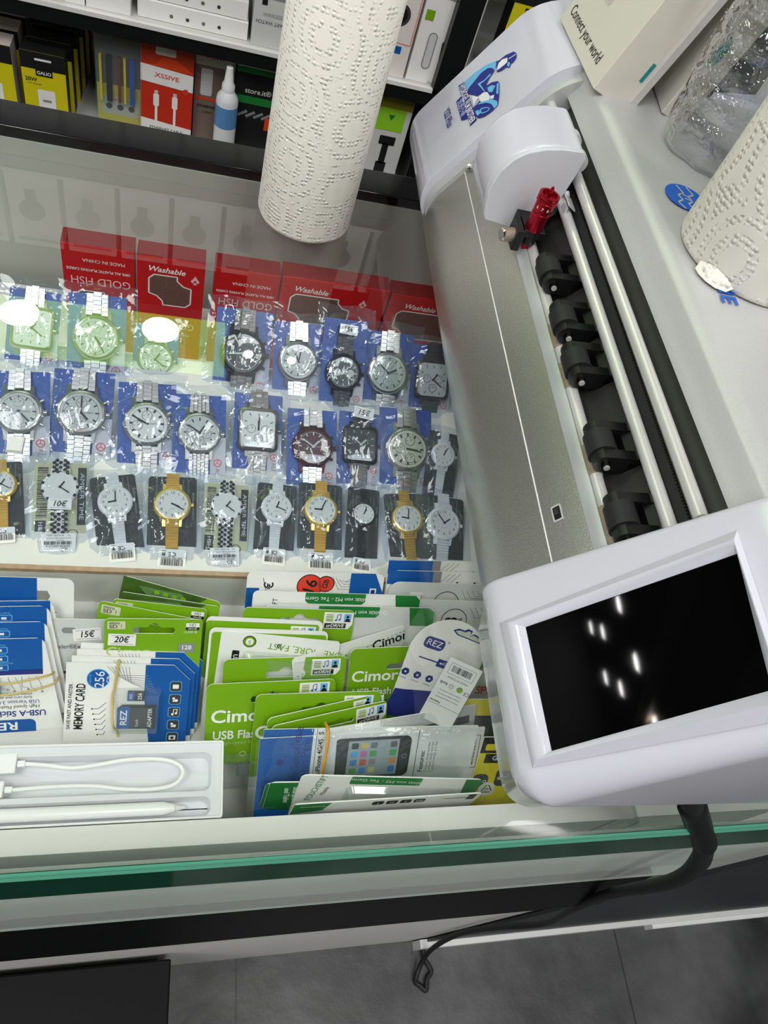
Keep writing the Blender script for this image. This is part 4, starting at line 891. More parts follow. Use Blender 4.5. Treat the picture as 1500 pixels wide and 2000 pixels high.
def memextra(root, W, H):
    o = rrect(-0.115 * W, 0.275 * W, H - 0.62 * W, H - 0.215 * W, 0.025 * W); i = rrect(-0.10 * W, 0.255 * W, H - 0.60 * W, H - 0.235 * W, 0.02 * W); n = len(o)
    MB().add([(a, b, 0.0006) for a, b in o] + [(a, b, 0.0065) for a, b in i], [(k, (k + 1) % n, n + (k + 1) % n, n + k) for k in range(n)] + [tuple(range(n, 2 * n))], BLISTER).build('blister', root)
    mb = MB(); x0, x1, y0, y1 = -0.075 * W, 0.235 * W, H - 0.585 * W, H - 0.37 * W
    mb.prism([[(x0, y0), (x1, y0), (x1, y1), (x0 + 0.035 * W, y1), (x0, y1 - 0.035 * W)]], 0.0012, 0.0032, BLKP)
    mb.poly([(x0, y0), (x0 + 0.1 * W, y0), (x0 + 0.1 * W, y1), (x0 + 0.035 * W, y1), (x0, y1 - 0.035 * W)], 0.0033, BLUE)
    mb.text('REZ', x0 + 0.055 * W, (y0 + y1) / 2, 0.075 * W, 0.0034, WHITE, math.radians(90), True, 1.1); mb.text('ADAPTER', x0 + 0.265 * W, (y0 + y1) / 2, 0.045 * W, 0.0034, WHITE, math.radians(90), True, 0.95); mb.text('Lock', x0 + 0.16 * W, y0 + 0.06 * W, 0.035 * W, 0.0034, WHITE, math.radians(90))
    mb.rect(x0 + 0.1 * W, x1 - 0.06 * W, y0 + 0.01 * W, y1 - 0.01 * W, 0.00325, DGREY)
    mb.build('adapter', root)['label'] = 'black and blue adapter'
    mb = MB(); mb.prism([[(0.0, H - 0.325 * W), (0.135 * W, H - 0.325 * W), (0.135 * W, H - 0.235 * W), (0.0, H - 0.235 * W)]], 0.0012, 0.0022, BLKP); mb.rect(0.002 * W, 0.055 * W, H - 0.323 * W, H - 0.237 * W, 0.0023, BLUE); mb.text('REZ', 0.028 * W, H - 0.28 * W, 0.03 * W, 0.0024, WHITE, math.radians(90)); mb.text('256', 0.10 * W, H - 0.28 * W, 0.045 * W, 0.0024, WHITE, math.radians(90), True)
    mb.build('memory_card', root)
LM = 'white and blue memory cards held by the middle rubber band'
for k, (sh, lab) in enumerate((((0.0062, 0.0085, -0.0066), 'white and blue 256 GB memory card pack, rearmost of the banded four'), ((0.0046, 0.0058, -0.0044), 'white and blue 256 GB memory card pack, third from the front of the banded four'), ((0.0024, 0.0028, -0.0022), 'white and blue 256 GB memory card pack, second from the front of the banded four'), ((0, 0, 0), 'white and blue 256 GB memory card pack with its adapter showing'))):
    card('memory_card_pack', lab, 'memory card pack', (127, 1296), (374, 1300), -0.048, 39, memfront(k == 3), group=LM, shape=chamf, extra=memextra if k == 3 else None, shift=sh)
M, W, H = place((127, 1296), (374, 1300), -0.048, 39, FL2)
o = MB(M).tube([(-0.085 * W, H + 0.012 * W, -0.008), (-0.088 * W, H + 0.006 * W, 0.0012), (-0.105 * W, H - 0.2 * W, 0.0016), (-0.118 * W, H - 0.30 * W, 0.0022), (-0.1 * W, H - 0.5 * W, 0.0075), (-0.07 * W, H - 0.62 * W, 0.0016), (-0.06 * W, H - 0.68 * W, 0.0014)], 0.0007, RUBBERY, 8, 5).build('rubber_band', origin=M @ Vector((-0.09 * W, H, 0)))
tag(o, 'yellowish rubber band round the white and blue 256 GB packs', 'rubber band')

# --- front cards on the tray floor
def stick_logo(f):
    urdrive(f, 0.70, 0.03); f.text('Cimor', 0.24, 0.34, 0.16, WHITE, 2, 0, True, 1.08); f.text('USB Flash', 0.30, 0.5, 0.10, WHITE, 2, 0, True)
    f.rect(0.0, 1.0, 0.74, 1.2, GREYW); f.text('STORE MORE', 0.36, 0.95, 0.05, DGREY, 2)
card('flash_drive_card', 'green lettered flash drive card, rear one of three behind the phone-picture packs', 'flash drive card', (500, 1357), (745, 1350), -0.048, 39, stick_logo, base=GREEN, floor=FL3, hole=dict(u=0.52, v=0.15, s=0.16), group=GG)
card('flash_drive_card', 'green flash drive card, middle one of three behind the phone-picture packs', 'flash drive card', (522, 1404), (752, 1352), -0.050, 33, greenicon(0.72), base=GREEN, floor=FL3, group=GG, hole=dict(u=0.58, v=0.12, s=0.12))
card('flash_drive_card', 'green flash drive card, front one of three behind the phone-picture packs', 'flash drive card', (530, 1419), (757, 1368), -0.051, 32, greenicon(0.72), base=GREEN, floor=FL3, group=GG, hole=dict(u=0.58, v=0.12, s=0.12))
# yellow key-finder card by the plotter
def galio(f):
    f.rect(0, 1, 0.0, 0.34, BLACK); f.rr(0.08, 0.9, 0.14, 0.28, 0.03, YEL, 2); f.rr(0.3, 0.7, 0.10, 0.16, 0.02, YEL, 2)
    for q in range(4): f.poly([(0.25 + q * 0.12, 0.22), (0.31 + q * 0.12, 0.16), (0.33 + q * 0.12, 0.22)], BLACK, 3)
    f.rect(0.12, 0.85, 0.36, 0.56, BLACK); f.text('GALIO', 0.46, 0.45, 0.14, WHITE, 2, 0, True)
    f.rr(0.0, 0.3, 0.80, 1.08, 0.12, DGREY, 2); f.text('GALIO', 0.14, 0.97, 0.09, WHITE, 3, 0, True); f.rr(0.42, 0.76, 0.68, 1.08, 0.1, DGREY, 2); f.text('GALIO', 0.59, 0.90, 0.09, WHITE, 3, 0, True)
    f.disc(0.32, 1.14, 0.16, PALEG, 4)
    for q in range(3):
        a0, a1 = math.radians(120 * q + 100), math.radians(120 * q + 200); f.line([(0.32 + 0.10 * math.cos(a0), 1.14 - 0.10 * math.sin(a0)), (0.32 + 0.10 * math.cos(a1), 1.14 - 0.10 * math.sin(a1))], 0.018, BLACK, 5)
    f.text('05', 0.32, 1.14, 0.08, BLACK, 5, 30); f.text('PP', 0.22, 1.28, 0.06, BLACK, 5, -20)
card('key_finder_card', 'yellow and black key finder card beside the plotter end', 'key finder card', (946, 1440), (1052, 1440), -0.049, 32, galio, base=YEL, floor=FL3, r=0.02)
NET = mat('black_bag_print', '26282a', 0.5, noise=(160, 0.5))
def bagged(name, label, cat, tl, tr, z, lean, draw, base, floor, h=None, group=None, film=(1.03, 1.02)):
    def e(root, W, H):
        rd = random.Random(len(label)); nx, ny = 18, 8; v = []
        for j in range(ny + 1):
            for i in range(nx + 1):
                x = (i / nx - 0.5) * W * film[0]; y = H * (-0.01 + j / ny * film[1])
                ed = min(i, nx - i, 2) / 2 * min(j, ny - j, 1)
                v.append((x, y, 0.0012 + ed * (0.0012 + rd.random() * 0.0022)))
        MB().add(v, [(j * (nx + 1) + i, j * (nx + 1) + i + 1, (j + 1) * (nx + 1) + i + 1, (j + 1) * (nx + 1) + i) for j in range(ny) for i in range(nx)], FILM).build('clear_bag', root)
    return card(name, label, cat, tl, tr, z, lean, draw, base=base, floor=floor, h=h, r=0.005, extra=e, group=group)
bagged('accessory_bag', 'clear bag of black wares with a yellow header beside the plotter end', 'accessory bag', (900, 1366), (1030, 1366), -0.044, 37, lambda f: (f.rect(0, 1, 0, 0.26, YEL), f.rect(0, 1, 0.26, 1.4, NET)), NET, FL2)
def bars_bag(f):
    f.rect(0.1, 0.9, 0.10, 0.48, WHITE, 1); f.line([(0.12, 0.12), (0.88, 0.12), (0.88, 0.46), (0.12, 0.46), (0.12, 0.12)], 0.01, BLACK, 2); f.bars(0.2, 0.8, 0.18, 0.38, BLACK, 2, 22, 5)
    f.text('MADE IN CHINA', 0.5, 0.57, 0.085, DGREY, 2, 180); f.text('\u2672', 0.42, 0.80, 0.2, BLACK, 2, 180); f.text('RoHS', 0.18, 0.78, 0.12, BLACK, 2, 180, True, 0.8); f.disc(0.68, 0.8, 0.09, GREEN, 2); f.text('CE', 0.9, 0.84, 0.15, BLACK, 2, 180)
    for q in range(3): f.text('Compact design and feel for', 0.5, 1.02 + q * 0.11, 0.06, DGREY, 2, 180)
    f.text('Features', 0.2, 1.4, 0.09, BLACK, 2, 180, True); f.line([(0, 1.48), (1, 1.48)], 0.01, DGREY, 2)
M0, W0, H0 = place((850, 1285), (915, 1285), -0.037, 35, None, 0.075)
P0 = onz(880, 1277, -0.017); P1 = onz(942, 1306, -0.018); x = (P1 - P0).normalized(); n0 = M0.to_3x3().col[2]; n0 = (n0 - x * n0.dot(x)).normalized(); up = n0.cross(x); W0 = (P1 - P0).length
mb = MB(); H0 = W0 * 2.05; mb.prism([rrect(-W0 / 2, W0 / 2, 0, H0, 0.0005)], -0.0006, 0, CARDW); bars_bag(Face(mb, W0, H0, 0.0))
Ms = frame(x, up, n0, (P0 + P1) / 2 - up * H0 + n0 * 0.004)
t = thing('stylus_pack', 'small white stylus pack with a barcode, tilted in front of the round-topped cable card', 'stylus pack', Ms); mb.build('backing_card', t)
MB().add([(-W0 * 0.55, -0.001, 0.001), (W0 * 0.55, -0.001, 0.001), (W0 * 0.55, H0 * 1.01, 0.0014), (-W0 * 0.55, H0 * 1.01, 0.0012)], [(0, 1, 2, 3)], FILM).build('clear_bag', t)
def pen(f):
    f.poly([(0.0, 0.0), (0.34, -0.0), (0.34, 0.6), (0.0, 0.6)], WHITE)
    f.line([(0.1, 0.17), (0.33, 0.12), (0.40, 0.15), (0.52, 0.17)], 0.012, BLACK, 2); f.line([(0.52, 0.13), (0.96, 0.10)], 0.06, DGREY, 2); f.line([(0.62, 0.24), (1.0, 0.21)], 0.05, DGREY, 2)
bagged('stylus_pack', 'clear stylus pack with a dark pen, behind the front phone-picture pack', 'stylus pack', (640, 1424), (930, 1376), -0.045, 38, pen, GREYW, FL3, 0.05)
APPC = ['2f2f33', '4aa3e0', '2f86c9', '5aa23a', 'd2c25a', 'c86bb0', 'd84a3a', '3f8fd0', '6a6d70', '49a84a', '8a8d90', 'e6d27a', '5b5e60', '3aa648', 'e08a3a', '3a78c8']
def phonepack(full):
    def d(f):
        f.rect(0.0, 0.22, 0.0, 0.5, BLUE); f.text('High-Sensitive', 0.155, 0.13, 0.05, NAVY, 2, 90); f.text('Stylus Pen', 0.195, 0.13, 0.05, NAVY, 2, 90); f.disc(0.09, 0.12, 0.016, NAVY, 2)
        f.text('FOR:iPhone 4G/4S', 0.255, 0.13, 0.03, BLACK, 2, 90, True); f.line([(0.235, 0.0), (0.235, 0.5)], 0.003, MGREY, 2)
        if not full: return
        f.rr(0.315, 0.66, 0.02, 0.228, 0.03, BLACK, 2); f.rect(0.378, 0.605, 0.035, 0.214, mat('screen_print', 'a8b0b4', 0.4), 3); f.ring(0.635, 0.125, 0.009, 0.012, MGREY, 3); f.rect(0.336, 0.342, 0.09, 0.16, DGREY, 3)
        for a in range(4):
            for b in range(4):
                if a == 2 and b < 0: continue
                u = 0.392 + (0.0 if a == 0 else 0.042 * a if a < 3 else 0.175); v = 0.045 + b * 0.042
                if a == 3: u = 0.565
                f.rr(u, u + 0.03, v, v + 0.03, 0.006, mat('app_%d' % (a * 4 + b), APPC[a * 4 + b], 0.4), 4)
        f.line([(0.69, 0.0), (0.69, 0.5)], 0.003, DGREY, 2); f.text('Features:', 0.72, 0.16, 0.03, BLACK, 2, 90, True)
        for q in range(4): f.text('Compact design and feel', 0.745 + 0.016 * q, 0.14, 0.016, DGREY, 2, 90)
        f.text('CE', 0.835, 0.20, 0.04, BLACK, 2, 90); f.disc(0.838, 0.15, 0.018, GREEN, 2); f.text('\u2672', 0.838, 0.105, 0.045, BLACK, 2, 90); f.text('RoHS', 0.838, 0.05, 0.032, BLACK, 2, 90, True, 0.8); f.text('MADE IN CHINA', 0.89, 0.13, 0.022, DGREY, 2, 90)
        f.line([(0.912, 0.04), (0.985, 0.04), (0.985, 0.21), (0.912, 0.21), (0.912, 0.04)], 0.003, BLACK, 2); f.bars(0.925, 0.97, 0.055, 0.195, BLACK, 2, 22, 7, vert=True)
    return d
bagged('stylus_pack', 'white and blue stylus pack whose blue end peeks out behind the front phone-picture pack', 'stylus pack', (516, 1425), (935, 1417), -0.047, 38, phonepack(False), CARDW, FL3, 0.045)
bagged('stylus_pack', 'white and blue stylus pack with a phone picture on it', 'stylus pack', (508, 1443), (948, 1420), -0.049, 38, phonepack(True), CARDW, FL3, 0.046)
M, W, H = place((508, 1443), (948, 1420), -0.049, 38, None, 0.046)
o = MB(M).tube([(-0.222 * W, H + 0.004, -0.006), (-0.222 * W, H + 0.002, 0.003), (-0.232 * W, H * 0.5, 0.0052), (-0.24 * W, -0.001, 0.003)], 0.0009, mat('orange_rubber', 'd99a2b', 0.45), 8, 5).build('rubber_band', origin=M @ Vector((-0.23 * W, H, 0)))
tag(o, 'orange rubber band round the phone-picture stylus packs', 'rubber band')
def smart(f):
    f.rect(0.0, 1.0, 0, 0.6, FOREST); f.text('Smartphone', 0.13, 0.13, 0.036, WHITE, 2, -85, True); f.text('und Tablet', 0.09, 0.13, 0.036, WHITE, 2, -85, True)
card('stylus_card', 'green Smartphone und Tablet stylus card, rearmost of the front pair', 'stylus card', (520, 1531), (900, 1530), -0.056, 11, smart, floor=FL3, base=FOREST, r=0.03)
card('stylus_card', 'green Smartphone und Tablet stylus card with readable lettering at its end', 'stylus card', (528, 1529), (935, 1524), -0.053, 11, smart, floor=FL3, base=FOREST, r=0.03)
def touch2(f):
    f.rr(0.265, 0.655, -0.0, 0.085, 0.012, FOREST); f.text('Qualit\u00e4t von M2 - Tec Germany', 0.46, 0.042, 0.038, WHITE, 2, 176); f.text('TOUCHSTIFT', 0.10, 0.14, 0.05, FOREST, 2, 80); f.text('Mobile', 0.15, 0.17, 0.035, DGREY, 2, 80); f.poly([(0.9, 0), (1, 0), (1, 0.3), (0.93, 0.3)], FOREST)
card('stylus_card', 'white TOUCHSTIFT stylus card leaning on the white tray rim', 'stylus card', (590, 1514), (945, 1523), -0.043, 12, touch2, floor=FL3, r=0.04, extra=blisterbox(-0.24, 0.36, 0.1, 0.3, 0.004))
def touch3(f):
    f.poly([(0, 0.0), (0.19, 0.0), (0.16, 0.12), (0.0, 0.16)], FOREST); f.text('Smartphone', 0.10, 0.045, 0.026, WHITE, 2, 0)
    for q in range(4): f.rr(0.41 + q * 0.075, 0.47 + q * 0.075, 0.03, 0.085, 0.012, BLACK); f.text(('1', 'm', '2', '3G')[q], 0.44 + q * 0.075, 0.058, 0.035, WHITE, 2, 180)
    f.text('VOROMV', 0.86, 0.05, 0.03, DGREY, 2, 180); f.rect(0.93, 0.975, 0.01, 0.05, BLACK); f.rect(0.93, 0.975, 0.055, 0.09, BLACK)
card('stylus_card', 'white stylus card with four black icons just above the tray rim', 'stylus card', (575, 1572), (943, 1549), -0.045, 4, touch3, floor=FL3, r=0.03)

# --- white box with the stylus pen and its cable
bx0 = onz(-320, 1478, -0.052).x; bxA = onz(437, 1446, -0.052); bxB = onz(432, 1598, -0.052)
yb0, yb1, xb1 = 0.0815, bxA.y, bxA.x
BM = Matrix.Translation(((bx0 + xb1) / 2, (yb0 + yb1) / 2, FL3)); hw, hd, hz = (xb1 - bx0) / 2, (yb1 - yb0) / 2, -0.052 - FL3
t = thing('stylus_box', 'open white gift box holding a white stylus pen and charging cable', 'box', BM)
BOXW = mat('box_white', 'e9e9ea', 0.4); TRAYW = mat('box_insert_white', 'dcdde2', 0.3)
MB().prism([rrect(-hw, hw, -hd, hd, 0.0012), rrect(-hw + 0.001, hw - 0.001, -hd + 0.001, hd - 0.001, 0.001)[::-1]], 0, hz, BOXW).box(-hw, hw, -hd, hd, 0, 0.001, BOXW).build('box', t)
mb = MB(); zi = hz - 0.0018
cav1 = rrect(-hw + 0.02, hw - 0.006, -0.0058, hd - 0.0055, 0.004)[::-1]; cav2 = rrect(-hw + 0.004, hw - 0.006, -hd + 0.0015, -0.0085, 0.004)[::-1]
mb.prism([rrect(-hw + 0.001, hw - 0.001, -hd + 0.001, hd - 0.001, 0.001), cav1, cav2], zi - 0.0005, zi, TRAYW)
for cav, dp in ((cav1, 0.008), (cav2, 0.007)):
    n = len(cav); cx = sum(a for a, b in cav) / n; cy = sum(b for a, b in cav) / n
    lo = [(a + (0.0012 if a < cx else -0.0012), b + (0.0012 if b < cy else -0.0012)) for a, b in cav]
    mb.add([(a, b, zi) for a, b in cav] + [(a, b, zi - dp) for a, b in lo], [(k, (k + 1) % n, n + (k + 1) % n, n + k) for k in range(n)] + [tuple(range(2 * n - 1, n - 1, -1))], TRAYW)
mb.build('insert_tray', t)
G = BM.translation
def inbox(px, py, dz): return onz(px, py, G.z + zi + dz)
p0 = Vector((bx0 + 0.006, 0, G.z + zi - 0.003)); tip = inbox(364, 1577, -0.003); p0.y = tip.y - 0.0; a1 = inbox(318, 1580, -0.003)
d = (tip - p0).normalized(); L = (tip - p0).length; T = Matrix.Translation(p0) @ d.to_track_quat('Z', 'Y').to_matrix().to_4x4()
sp = thing('stylus_pen', 'white stylus pen lying in the open white box', 'stylus pen', T)
R_ = 0.0034; La = L - (tip - a1).length
MB().lathe([(0.001, 0), (R_, 0.002), (R_, La), (R_ * 0.58, La + (L - La) * 0.5)], mat('pen_white', 'f0f0f0', 0.25), 32).build('barrel', sp)
MB().lathe([(R_ * 0.56, La + (L - La) * 0.5 + 0.0001), (R_ * 0.15, L - 0.0004), (0.0, L)], mat('pen_tip', 'e2e2e2', 0.35), 32).build('tip', sp)
pts = [(50, 1492, -0.002), (95, 1495, -0.002), (140, 1500, -0.002), (190, 1494, -0.002), (250, 1484, -0.0015), (315, 1483, -0.001), (350, 1494, -0.001), (357, 1512, -0.001), (340, 1532, -0.0015), (300, 1541, -0.002), (240, 1541, -0.002), (180, 1535, -0.002), (100, 1537, -0.002), (25, 1543, -0.002)]
P = [inbox(*p) for p in pts]; cc = P[0]
t2 = thing('charging_cable', 'white charging cable looped in the open white box', 'cable', Matrix.Translation(cc))
CW = mat('cable_white', 'eeeeee', 0.35)
MB().tube([p - cc for p in P], 0.0011, CW, 10, 6).build('cord', t2)
for e0, s_ in ((P[0], 1.0), (P[-1], 0.8)):
    mb = MB(); q = e0 - cc; mb.box(q.x - 0.004, q.x, q.y - 0.0016, q.y + 0.0016, q.z - 0.0012, q.z + 0.0014, CW); mb.box(q.x - 0.022 * s_, q.x - 0.004, q.y - 0.005 * s_, q.y + 0.005 * s_, q.z - 0.002, q.z + 0.0026, CW)
    mb.build('usb_plug', t2, bevel=0.0006)

# ------------------------------------------------------------------ watches in clear pouches
SILM = mat('watch_steel', 'cfcdc8', 0.3, metal=1.0)
SILD = mat('watch_dark_steel', '8d8a86', 0.28, metal=1.0)
WHE = mat('watch_white_enamel', 'e4e6e8', 0.3)
BLK = mat('watch_black', '1a1a1c', 0.35)
DW = mat('dial_white', 'e6e6e2', 0.4); DS = mat('dial_silver', 'c9cbc8', 0.3); DC = mat('dial_champagne', 'cfcfb8', 0.35); DM = mat('dial_maroon', '4d0f1a', 0.3); DB_ = mat('dial_black', '18201e', 0.3); DT = mat('dial_slate', '3a4a48', 0.3)
CBLUE = mat('insert_blue', '1c4ba0', 0.4); CGREY = mat('insert_grey', 'c9cbd2', 0.45); CBLK = mat('insert_black', '2b2d2b', 0.45); CBEI = mat('insert_beige', 'b9bd9d', 0.5); TXG = mat('insert_grey_text', '7f8580', 0.5)
LINKG = mat('link_gap', '3a3a3a', 0.5)

def watch(label, px, top, dpx, z, tilt, case=SILM, dial=DS, style='chrono', strap='links', insert='blue', shape='round', sticker=False, tag_=None, hands=(0.6, 2.2), sub=((0, 0.42), (-0.42, 0), (0, -0.42)), pw=1.0, pt=1.0, pb=1.0, seed=1, belt=None, accent=None, crown=1, asp=1.0, group='wristwatches in clear pouches'):
    rd = random.Random(seed)
    n = Vector((0, -math.sin(math.radians(tilt)), math.cos(math.radians(tilt))))
    c = onz(px[0], px[1], z)
    q = onp(top[0], top[1], c, n)
    y = (q - c); y = (y - n * y.dot(n)).normalized(); x = y.cross(n)
    a, b = onp(px[0] - dpx / 2, px[1], c, n), onp(px[0] + dpx / 2, px[1], c, n)
    r = (b - a).length / 2
    M = frame(x, y, n, c - n * r * 0.34)
    pb *= 1.24 if tilt < 20 else 1.2; pt *= 1.0 if tilt < 20 else 1.1
    root = thing('wristwatch', label, 'wristwatch', M, group)
    belt = belt or case
    ht = r * 0.34
    sq = shape == 'square'
    def outl(k, cc=0.3):
        if sq: return rrect(-r * k, r * k, -r * asp * k, r * asp * k, r * k * cc, 6)
        return [(r * k * math.cos(2 * math.pi * i / 40), r * k * math.sin(2 * math.pi * i / 40)) for i in range(40)]
    # case with lugs and bezel
    mb = MB(); lv = [(0.9, 0.02), (1.0, 0.10), (1.0, 0.24), (0.93, 0.33), (0.84, 0.36), (0.82, 0.32)]
    rings = [[(p[0], p[1], r * h) for p in outl(k)] for k, h in lv]; m_ = len(rings[0]); V = [p for R_ in rings for p in R_]
    mb.add(V, [(i * m_ + k, i * m_ + (k + 1) % m_, (i + 1) * m_ + (k + 1) % m_, (i + 1) * m_ + k) for i in range(len(rings) - 1) for k in range(m_)], case)
    sw = 0.46 if strap in ('links', 'mesh') else 0.36
    la = asp if sq else 1.0
    for sx in (-1, 1):
        for sy in (-1, 1):
            x0, x1 = sorted((sx * r * sw, sx * r * (sw + 0.17)))
            mb.add([(x0, sy * r * 0.72 * la, r * 0.05), (x1, sy * r * 0.66 * la, r * 0.05), (x1 * 0.92, sy * r * 1.24 * la, r * 0.0), (x0, sy * r * 1.24 * la, r * 0.0), (x0, sy * r * 0.72 * la, r * 0.27), (x1, sy * r * 0.66 * la, r * 0.27), (x1 * 0.92, sy * r * 1.24 * la, r * 0.12), (x0, sy * r * 1.24 * la, r * 0.12)], [(0, 1, 2, 3), (4, 5, 6, 7), (0, 1, 5, 4), (1, 2, 6, 5), (2, 3, 7, 6), (3, 0, 4, 7)], case)
    if style == 'tachy':
        for k in range(40):
            t = 2 * math.pi * k / 40; mb.rect(-r * 0.012, r * 0.012, r * 0.86, r * 0.90 if k % 5 else r * 0.93, r * 0.352, BLK, Matrix.Rotation(t, 4, 'Z'))
    if strap == 'polka':
        for k in range(11):
            t = 2 * math.pi * k / 11; mb.disc(r * 0.93 * math.cos(t), r * 0.93 * math.sin(t), r * 0.1, r * 0.352, BLK, 14)
    mb.build('case', root, recalc=True, sharp=40)
    # dial
    mb = MB(); zd = r * 0.325
    mb.add([(p[0], p[1], zd) for p in outl(0.835)], [tuple(range(m_))], dial)
    light = dial in (DM, DB_, DT)
    mk = DS if light else BLK
    if style in ('numbers', 'plain'):
        if style == 'numbers':
            for k in range(1, 13):
                t = math.radians(90 - 30 * k); mb.text(str(k), r * 0.66 * math.cos(t), r * 0.66 * math.sin(t), r * 0.24, zd + 0.0001, BLK)
            mb.text('QUARTZ', 0, -r * 0.3, r * 0.09, zd + 0.0001, MGREY)
    else:
        if style in ('chrono', 'tachy') and not sq: mb.ring(0, 0, r * 0.70, r * 0.715, zd + 0.00008, mk, 36)
        for k in range(12):
            t = math.radians(30 * k); w_ = 0.03 if style != 'tachy' else 0.045
            r0, r1 = (0.56, 0.72) if not sq else (0.60, 0.72)
            if sq:
                d = Vector((math.sin(t), math.cos(t))); kx = min(0.72 / max(abs(d.x), 1e-3), 0.72 * asp / max(abs(d.y), 1e-3))
                p1 = d * kx * r; p0 = d * (kx - 0.16) * r; mb.line([tuple(p0), tuple(p1)], r * 0.04, zd + 0.0001, mk)
            else: mb.rect(-r * w_, r * w_, r * r0, r * r1, zd + 0.0001, mk, Matrix.Rotation(t, 4, 'Z'))
        mb.text('QUARTZ', r * 0.3, 0, r * 0.09, zd + 0.0001, mk)
    for sx, sy in sub if style in ('chrono', 'sub', 'tachy') else ():
        mb.disc(sx * r, sy * r * la, r * 0.23, zd + 0.00012, SILD if not light else LINKG, 24); mb.disc(sx * r, sy * r * la, r * 0.2, zd + 0.00016, dial if not light else DS if accent == 'pale' else dial, 24)
        mb.line([(sx * r, sy * r * la), (sx * r + r * 0.1, sy * r * la + r * 0.08)], r * 0.025, zd + 0.0002, mk)
        mb.rect(sx * r - r * 0.16, sx * r - r * 0.1, sy * r * la - r * 0.015, sy * r * la + r * 0.015, zd + 0.0002, mk); mb.rect(sx * r - r * 0.015, sx * r + r * 0.015, sy * r * la + r * 0.1, sy * r * la + r * 0.16, zd + 0.0002, mk)
    if style == 'chrono' and accent == 'red': mb.text('200M', 0, -r * 0.76, r * 0.1, zd + 0.0002, RED)
    dl = mb.build('dial', root)
    hm = DS if light else BLK
    for k, (ang, L_, w_) in enumerate(((hands[0], 0.42, 0.045), (hands[1], 0.62, 0.035))):
        T = Matrix.Rotation(-ang, 4, 'Z'); MB().box(-r * w_, r * w_, -r * 0.08, r * L_, zd + 0.0003 + k * 0.0002, zd + 0.0004 + k * 0.0002, hm, T).build('hand', dl)
    MB().add([(p[0] * 0.99, p[1] * 0.99, r * 0.345) for p in outl(0.835)] + [(0, 0, r * 0.385)], [(i, (i + 1) % m_, m_) for i in range(m_)], CRYSTAL).build('crystal', root)
    mb = MB(); mb.cyl((crown * r * 0.99, 0, r * 0.17), (crown * r * 1.13, 0, r * 0.17), r * 0.11, case, 16)
    if style in ('chrono', 'tachy'):
        for s_ in (-1, 1): mb.cyl((crown * r * 0.84, s_ * r * 0.5, r * 0.17), (crown * r * 0.99, s_ * r * 0.58, r * 0.17), r * 0.07, case, 12)
    mb.build('crown', root)
    # strap, upper stub and lower run
    for sgn, ln in ((1, 0.95 * pt), (-1, 2.3 * pb)):
        mb = MB(); k0 = la * (1.0 if strap != 'polka' else 0.9); pitch = 0.19 if strap == 'links' else 0.155
        cnt = max(2, int(ln / pitch))
        for k in range(cnt):
            y0 = sgn * r * (k0 + k * pitch); y1 = sgn * r * (k0 + (k + 0.9) * pitch); ya, yb = min(y0, y1), max(y0, y1)
            zt = r * (0.22 - 0.02 * k) if sgn > 0 else r * max(0.10, 0.22 - 0.018 * k); tw = sw * (1.0 - 0.012 * k)
            if strap == 'links':
                for u0, u1, dz, oy in ((-tw, -tw * 0.42, 0, 0), (-tw * 0.38, tw * 0.38, 0.03, pitch * 0.4 * r), (tw * 0.42, tw, 0, 0)):
                    mb.box(u0 * r, u1 * r, ya + oy, yb + oy, zt - r * 0.14, zt + dz * r, belt)
            elif strap == 'mesh':
                for u in range(5): mb.box((-tw + u * tw * 0.4) * r, (-tw + u * tw * 0.4 + tw * 0.34) * r, ya + (r * pitch * 0.45 if u % 2 else 0), yb + (r * pitch * 0.45 if u % 2 else 0), zt - r * 0.12, zt + (0.02 * r if u % 2 else 0), belt)
            else:
                T = Matrix.Translation((0, (ya + yb) / 2, zt)); h2 = (yb - ya) / 2
                V = []
                for u in (-tw * r, tw * r):
                    V += [(u, -h2, -r * 0.08), (u, -h2 * 0.6, r * 0.0), (u, 0, r * 0.035), (u, h2 * 0.6, r * 0.0), (u, h2, -r * 0.08)]
                mb.add(V, [(i, i + 5, i + 6, i + 1) for i in range(4)] + [(0, 1, 2, 3, 4), (9, 8, 7, 6, 5)], belt, T)
                if strap == 'polka':
                    for u in ((-0.24, 0.24) if k % 2 else (-0.02, 0.4, -0.4)): mb.disc(u * r * 0.9, 0, r * 0.105, r * 0.042, BLK, 14, T)
        mb.box(-sw * r * 0.9, sw * r * 0.9, min(sgn * r * k0, sgn * r * (k0 + cnt * pitch)), max(sgn * r * k0, sgn * r * (k0 + cnt * pitch)), 0.0004, r * 0.03, LINKG if strap in ('links', 'mesh') else belt)
        mb.build('strap', root, recalc=True)
    # insert card behind the watch
    zc = -0.0003; mb = MB()
    if insert == 'blue':
        W_ = 1.22 * r; y0, y1 = -2.9 * r * pb, 1.75 * r * pt
        mb.prism([rrect(-W_, W_, y0, y1, r * 0.05)], zc - 0.0006, zc, CBLUE)
        mb.rect(W_ * 0.42, W_, y0, -0.1 * r, zc + 0.00012, CGREY); mb.ring(W_ * 0.7, -1.35 * r, r * 0.15, r * 0.19, zc + 0.0003, RED, 20)
        for an in (90, 210, 330): mb.line([(W_ * 0.7, -1.35 * r), (W_ * 0.7 + r * 0.16 * math.cos(math.radians(an)), -1.35 * r + r * 0.16 * math.sin(math.radians(an)))], r * 0.03, zc + 0.0003, RED)
        mb.text('ALDIS\u00ae', W_ * 0.7, -2.1 * r, r * 0.3, zc + 0.0003, mat('insert_red_grey', '9a6f74', 0.5), math.radians(-90)); mb.text('Quartz watch', -W_ * 0.85, -1.8 * r, r * 0.16, zc + 0.0003, mat('insert_pale_blue', '5f83c0', 0.5), math.radians(-90))
    elif insert == 'black':
